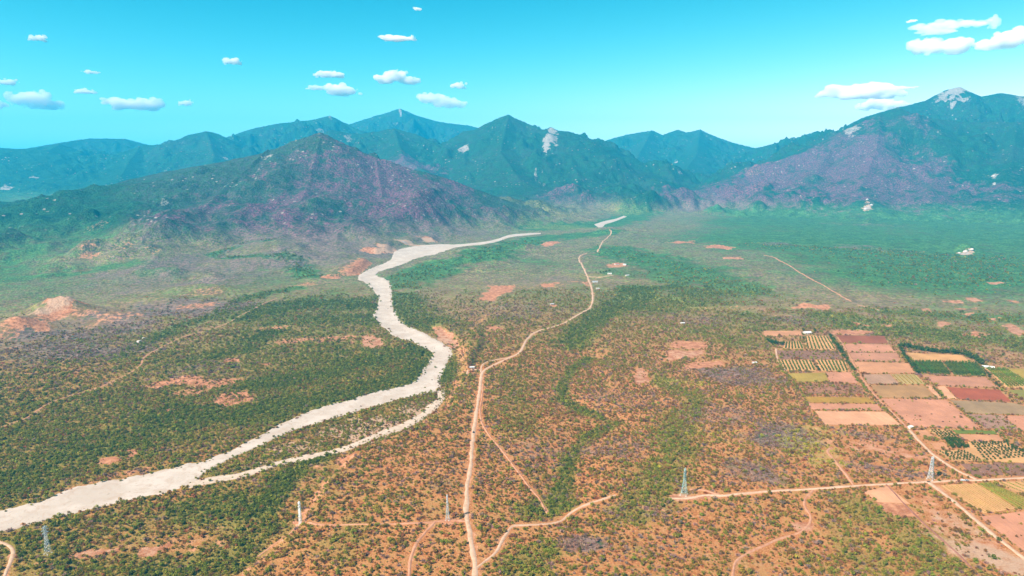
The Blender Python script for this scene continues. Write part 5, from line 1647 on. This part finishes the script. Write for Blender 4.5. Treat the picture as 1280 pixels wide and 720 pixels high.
cloud(105, 115, 26, 8, 'thin cloud right above the puffy left cloud', L2, .7, 8)
cloud(112, 90, 18, 5, 'faint wisp above the thin left cloud', L1, .35, 9)
cloud(169, 131, 68, 19, 'long flat cloud above the left mountains', [(-.6, .35, .45, .5), (-.1, -.1, .6, .7), (.5, .1, .5, .8)], 1, 10)
cloud(231, 129, 20, 10, 'small cloud right of the long flat one', L2, .8, 11)
cloud(411, 93, 40, 12, 'flat cloud, upper of two left of the central pair', L3, .9, 12)
cloud(419, 113, 70, 20, 'tapered cloud, lower of two left of the central pair', [(-.75, .25, .3, .3), (.1, .1, .5, .8), (.55, -.15, .42, .6)], 1, 13)
cloud(497, 98, 62, 20, 'central cloud with a peaked top', [(-.5, 0, .5, .7), (0, .3, .45, .8), (.55, -.35, .45, .5)], 1, 14)
cloud(553, 126, 66, 26, 'central cloud sloping down over the summit ridge', LS, 1, 15)
cloud(572, 107, 26, 11, 'small cloud right of the central pair', L2, .8, 16)
cloud(1076, 115, 104, 24, 'largest cloud, resting on the right mountain shoulder', [(-.7, -.1, .35, .4), (-.3, .2, .5, .75), (.3, .2, .55, .75), (.55, -.3, .4, .6), (0, -.35, .6, .4)], 1, 17)
cloud(1102, 131, 58, 18, 'cloud tucked behind the right ridge under the largest one', L3, 1, 18)
cloud(1186, 33, 78, 20, 'thin wispy cloud at the upper right', [(-.6, 0, .4, .5), (-.1, .35, .5, .4), (.5, .1, .5, .4), (-.3, -.5, .5, .4)], .45, 19)
cloud(1174, 59, 70, 26, 'bright cloud under the wispy one at the upper right', [(-.65, .25, .35, .6), (-.2, 0, .5, .75), (.45, 0, .55, .65)], 1, 20)
cloud(1243, 28, 15, 18, 'small upright cloud near the upper right corner', L1, .6, 21)
cloud(1262, 51, 66, 24, 'domed cloud cut by the right edge', [(-.5, -.2, .5, .5), (.1, .2, .6, .8), (.6, 0, .4, .7)], 1, 22)
cloud(1140, 26, 12, 5, 'tiny wisp left of the wispy cloud', L1, .5, 23)
cloud(1134, 110, 24, 5, 'faint wisp right of the largest cloud', L1, .3, 24)

# ------------------------------------------------------------------ haze
top = float(Z.max()) + 25
bot = float(Z.min()) - 4
ext = 14600.0
V, Fs = box_mesh(-ext, ext, -ext, ext, bot, top)
hz = mesh_obj('haze', V, Fs, M['steel'])
hz.data.materials.clear()
mh, nt, out = new_mat('haze')
pv = nt.nodes.new('ShaderNodeVolumePrincipled')
pv.inputs['Color'].default_value = HAZE_COLOR
pv.inputs['Density'].default_value = HAZE_DENSITY
pv.inputs['Anisotropy'].default_value = 0.0
nt.links.new(pv.outputs[0], out.inputs['Volume'])
hz.data.materials.append(mh)
tag(hz, 'thin blue haze over the valley', kind='stuff')
print('terrain', NR, NA, 'max z', Z.max())
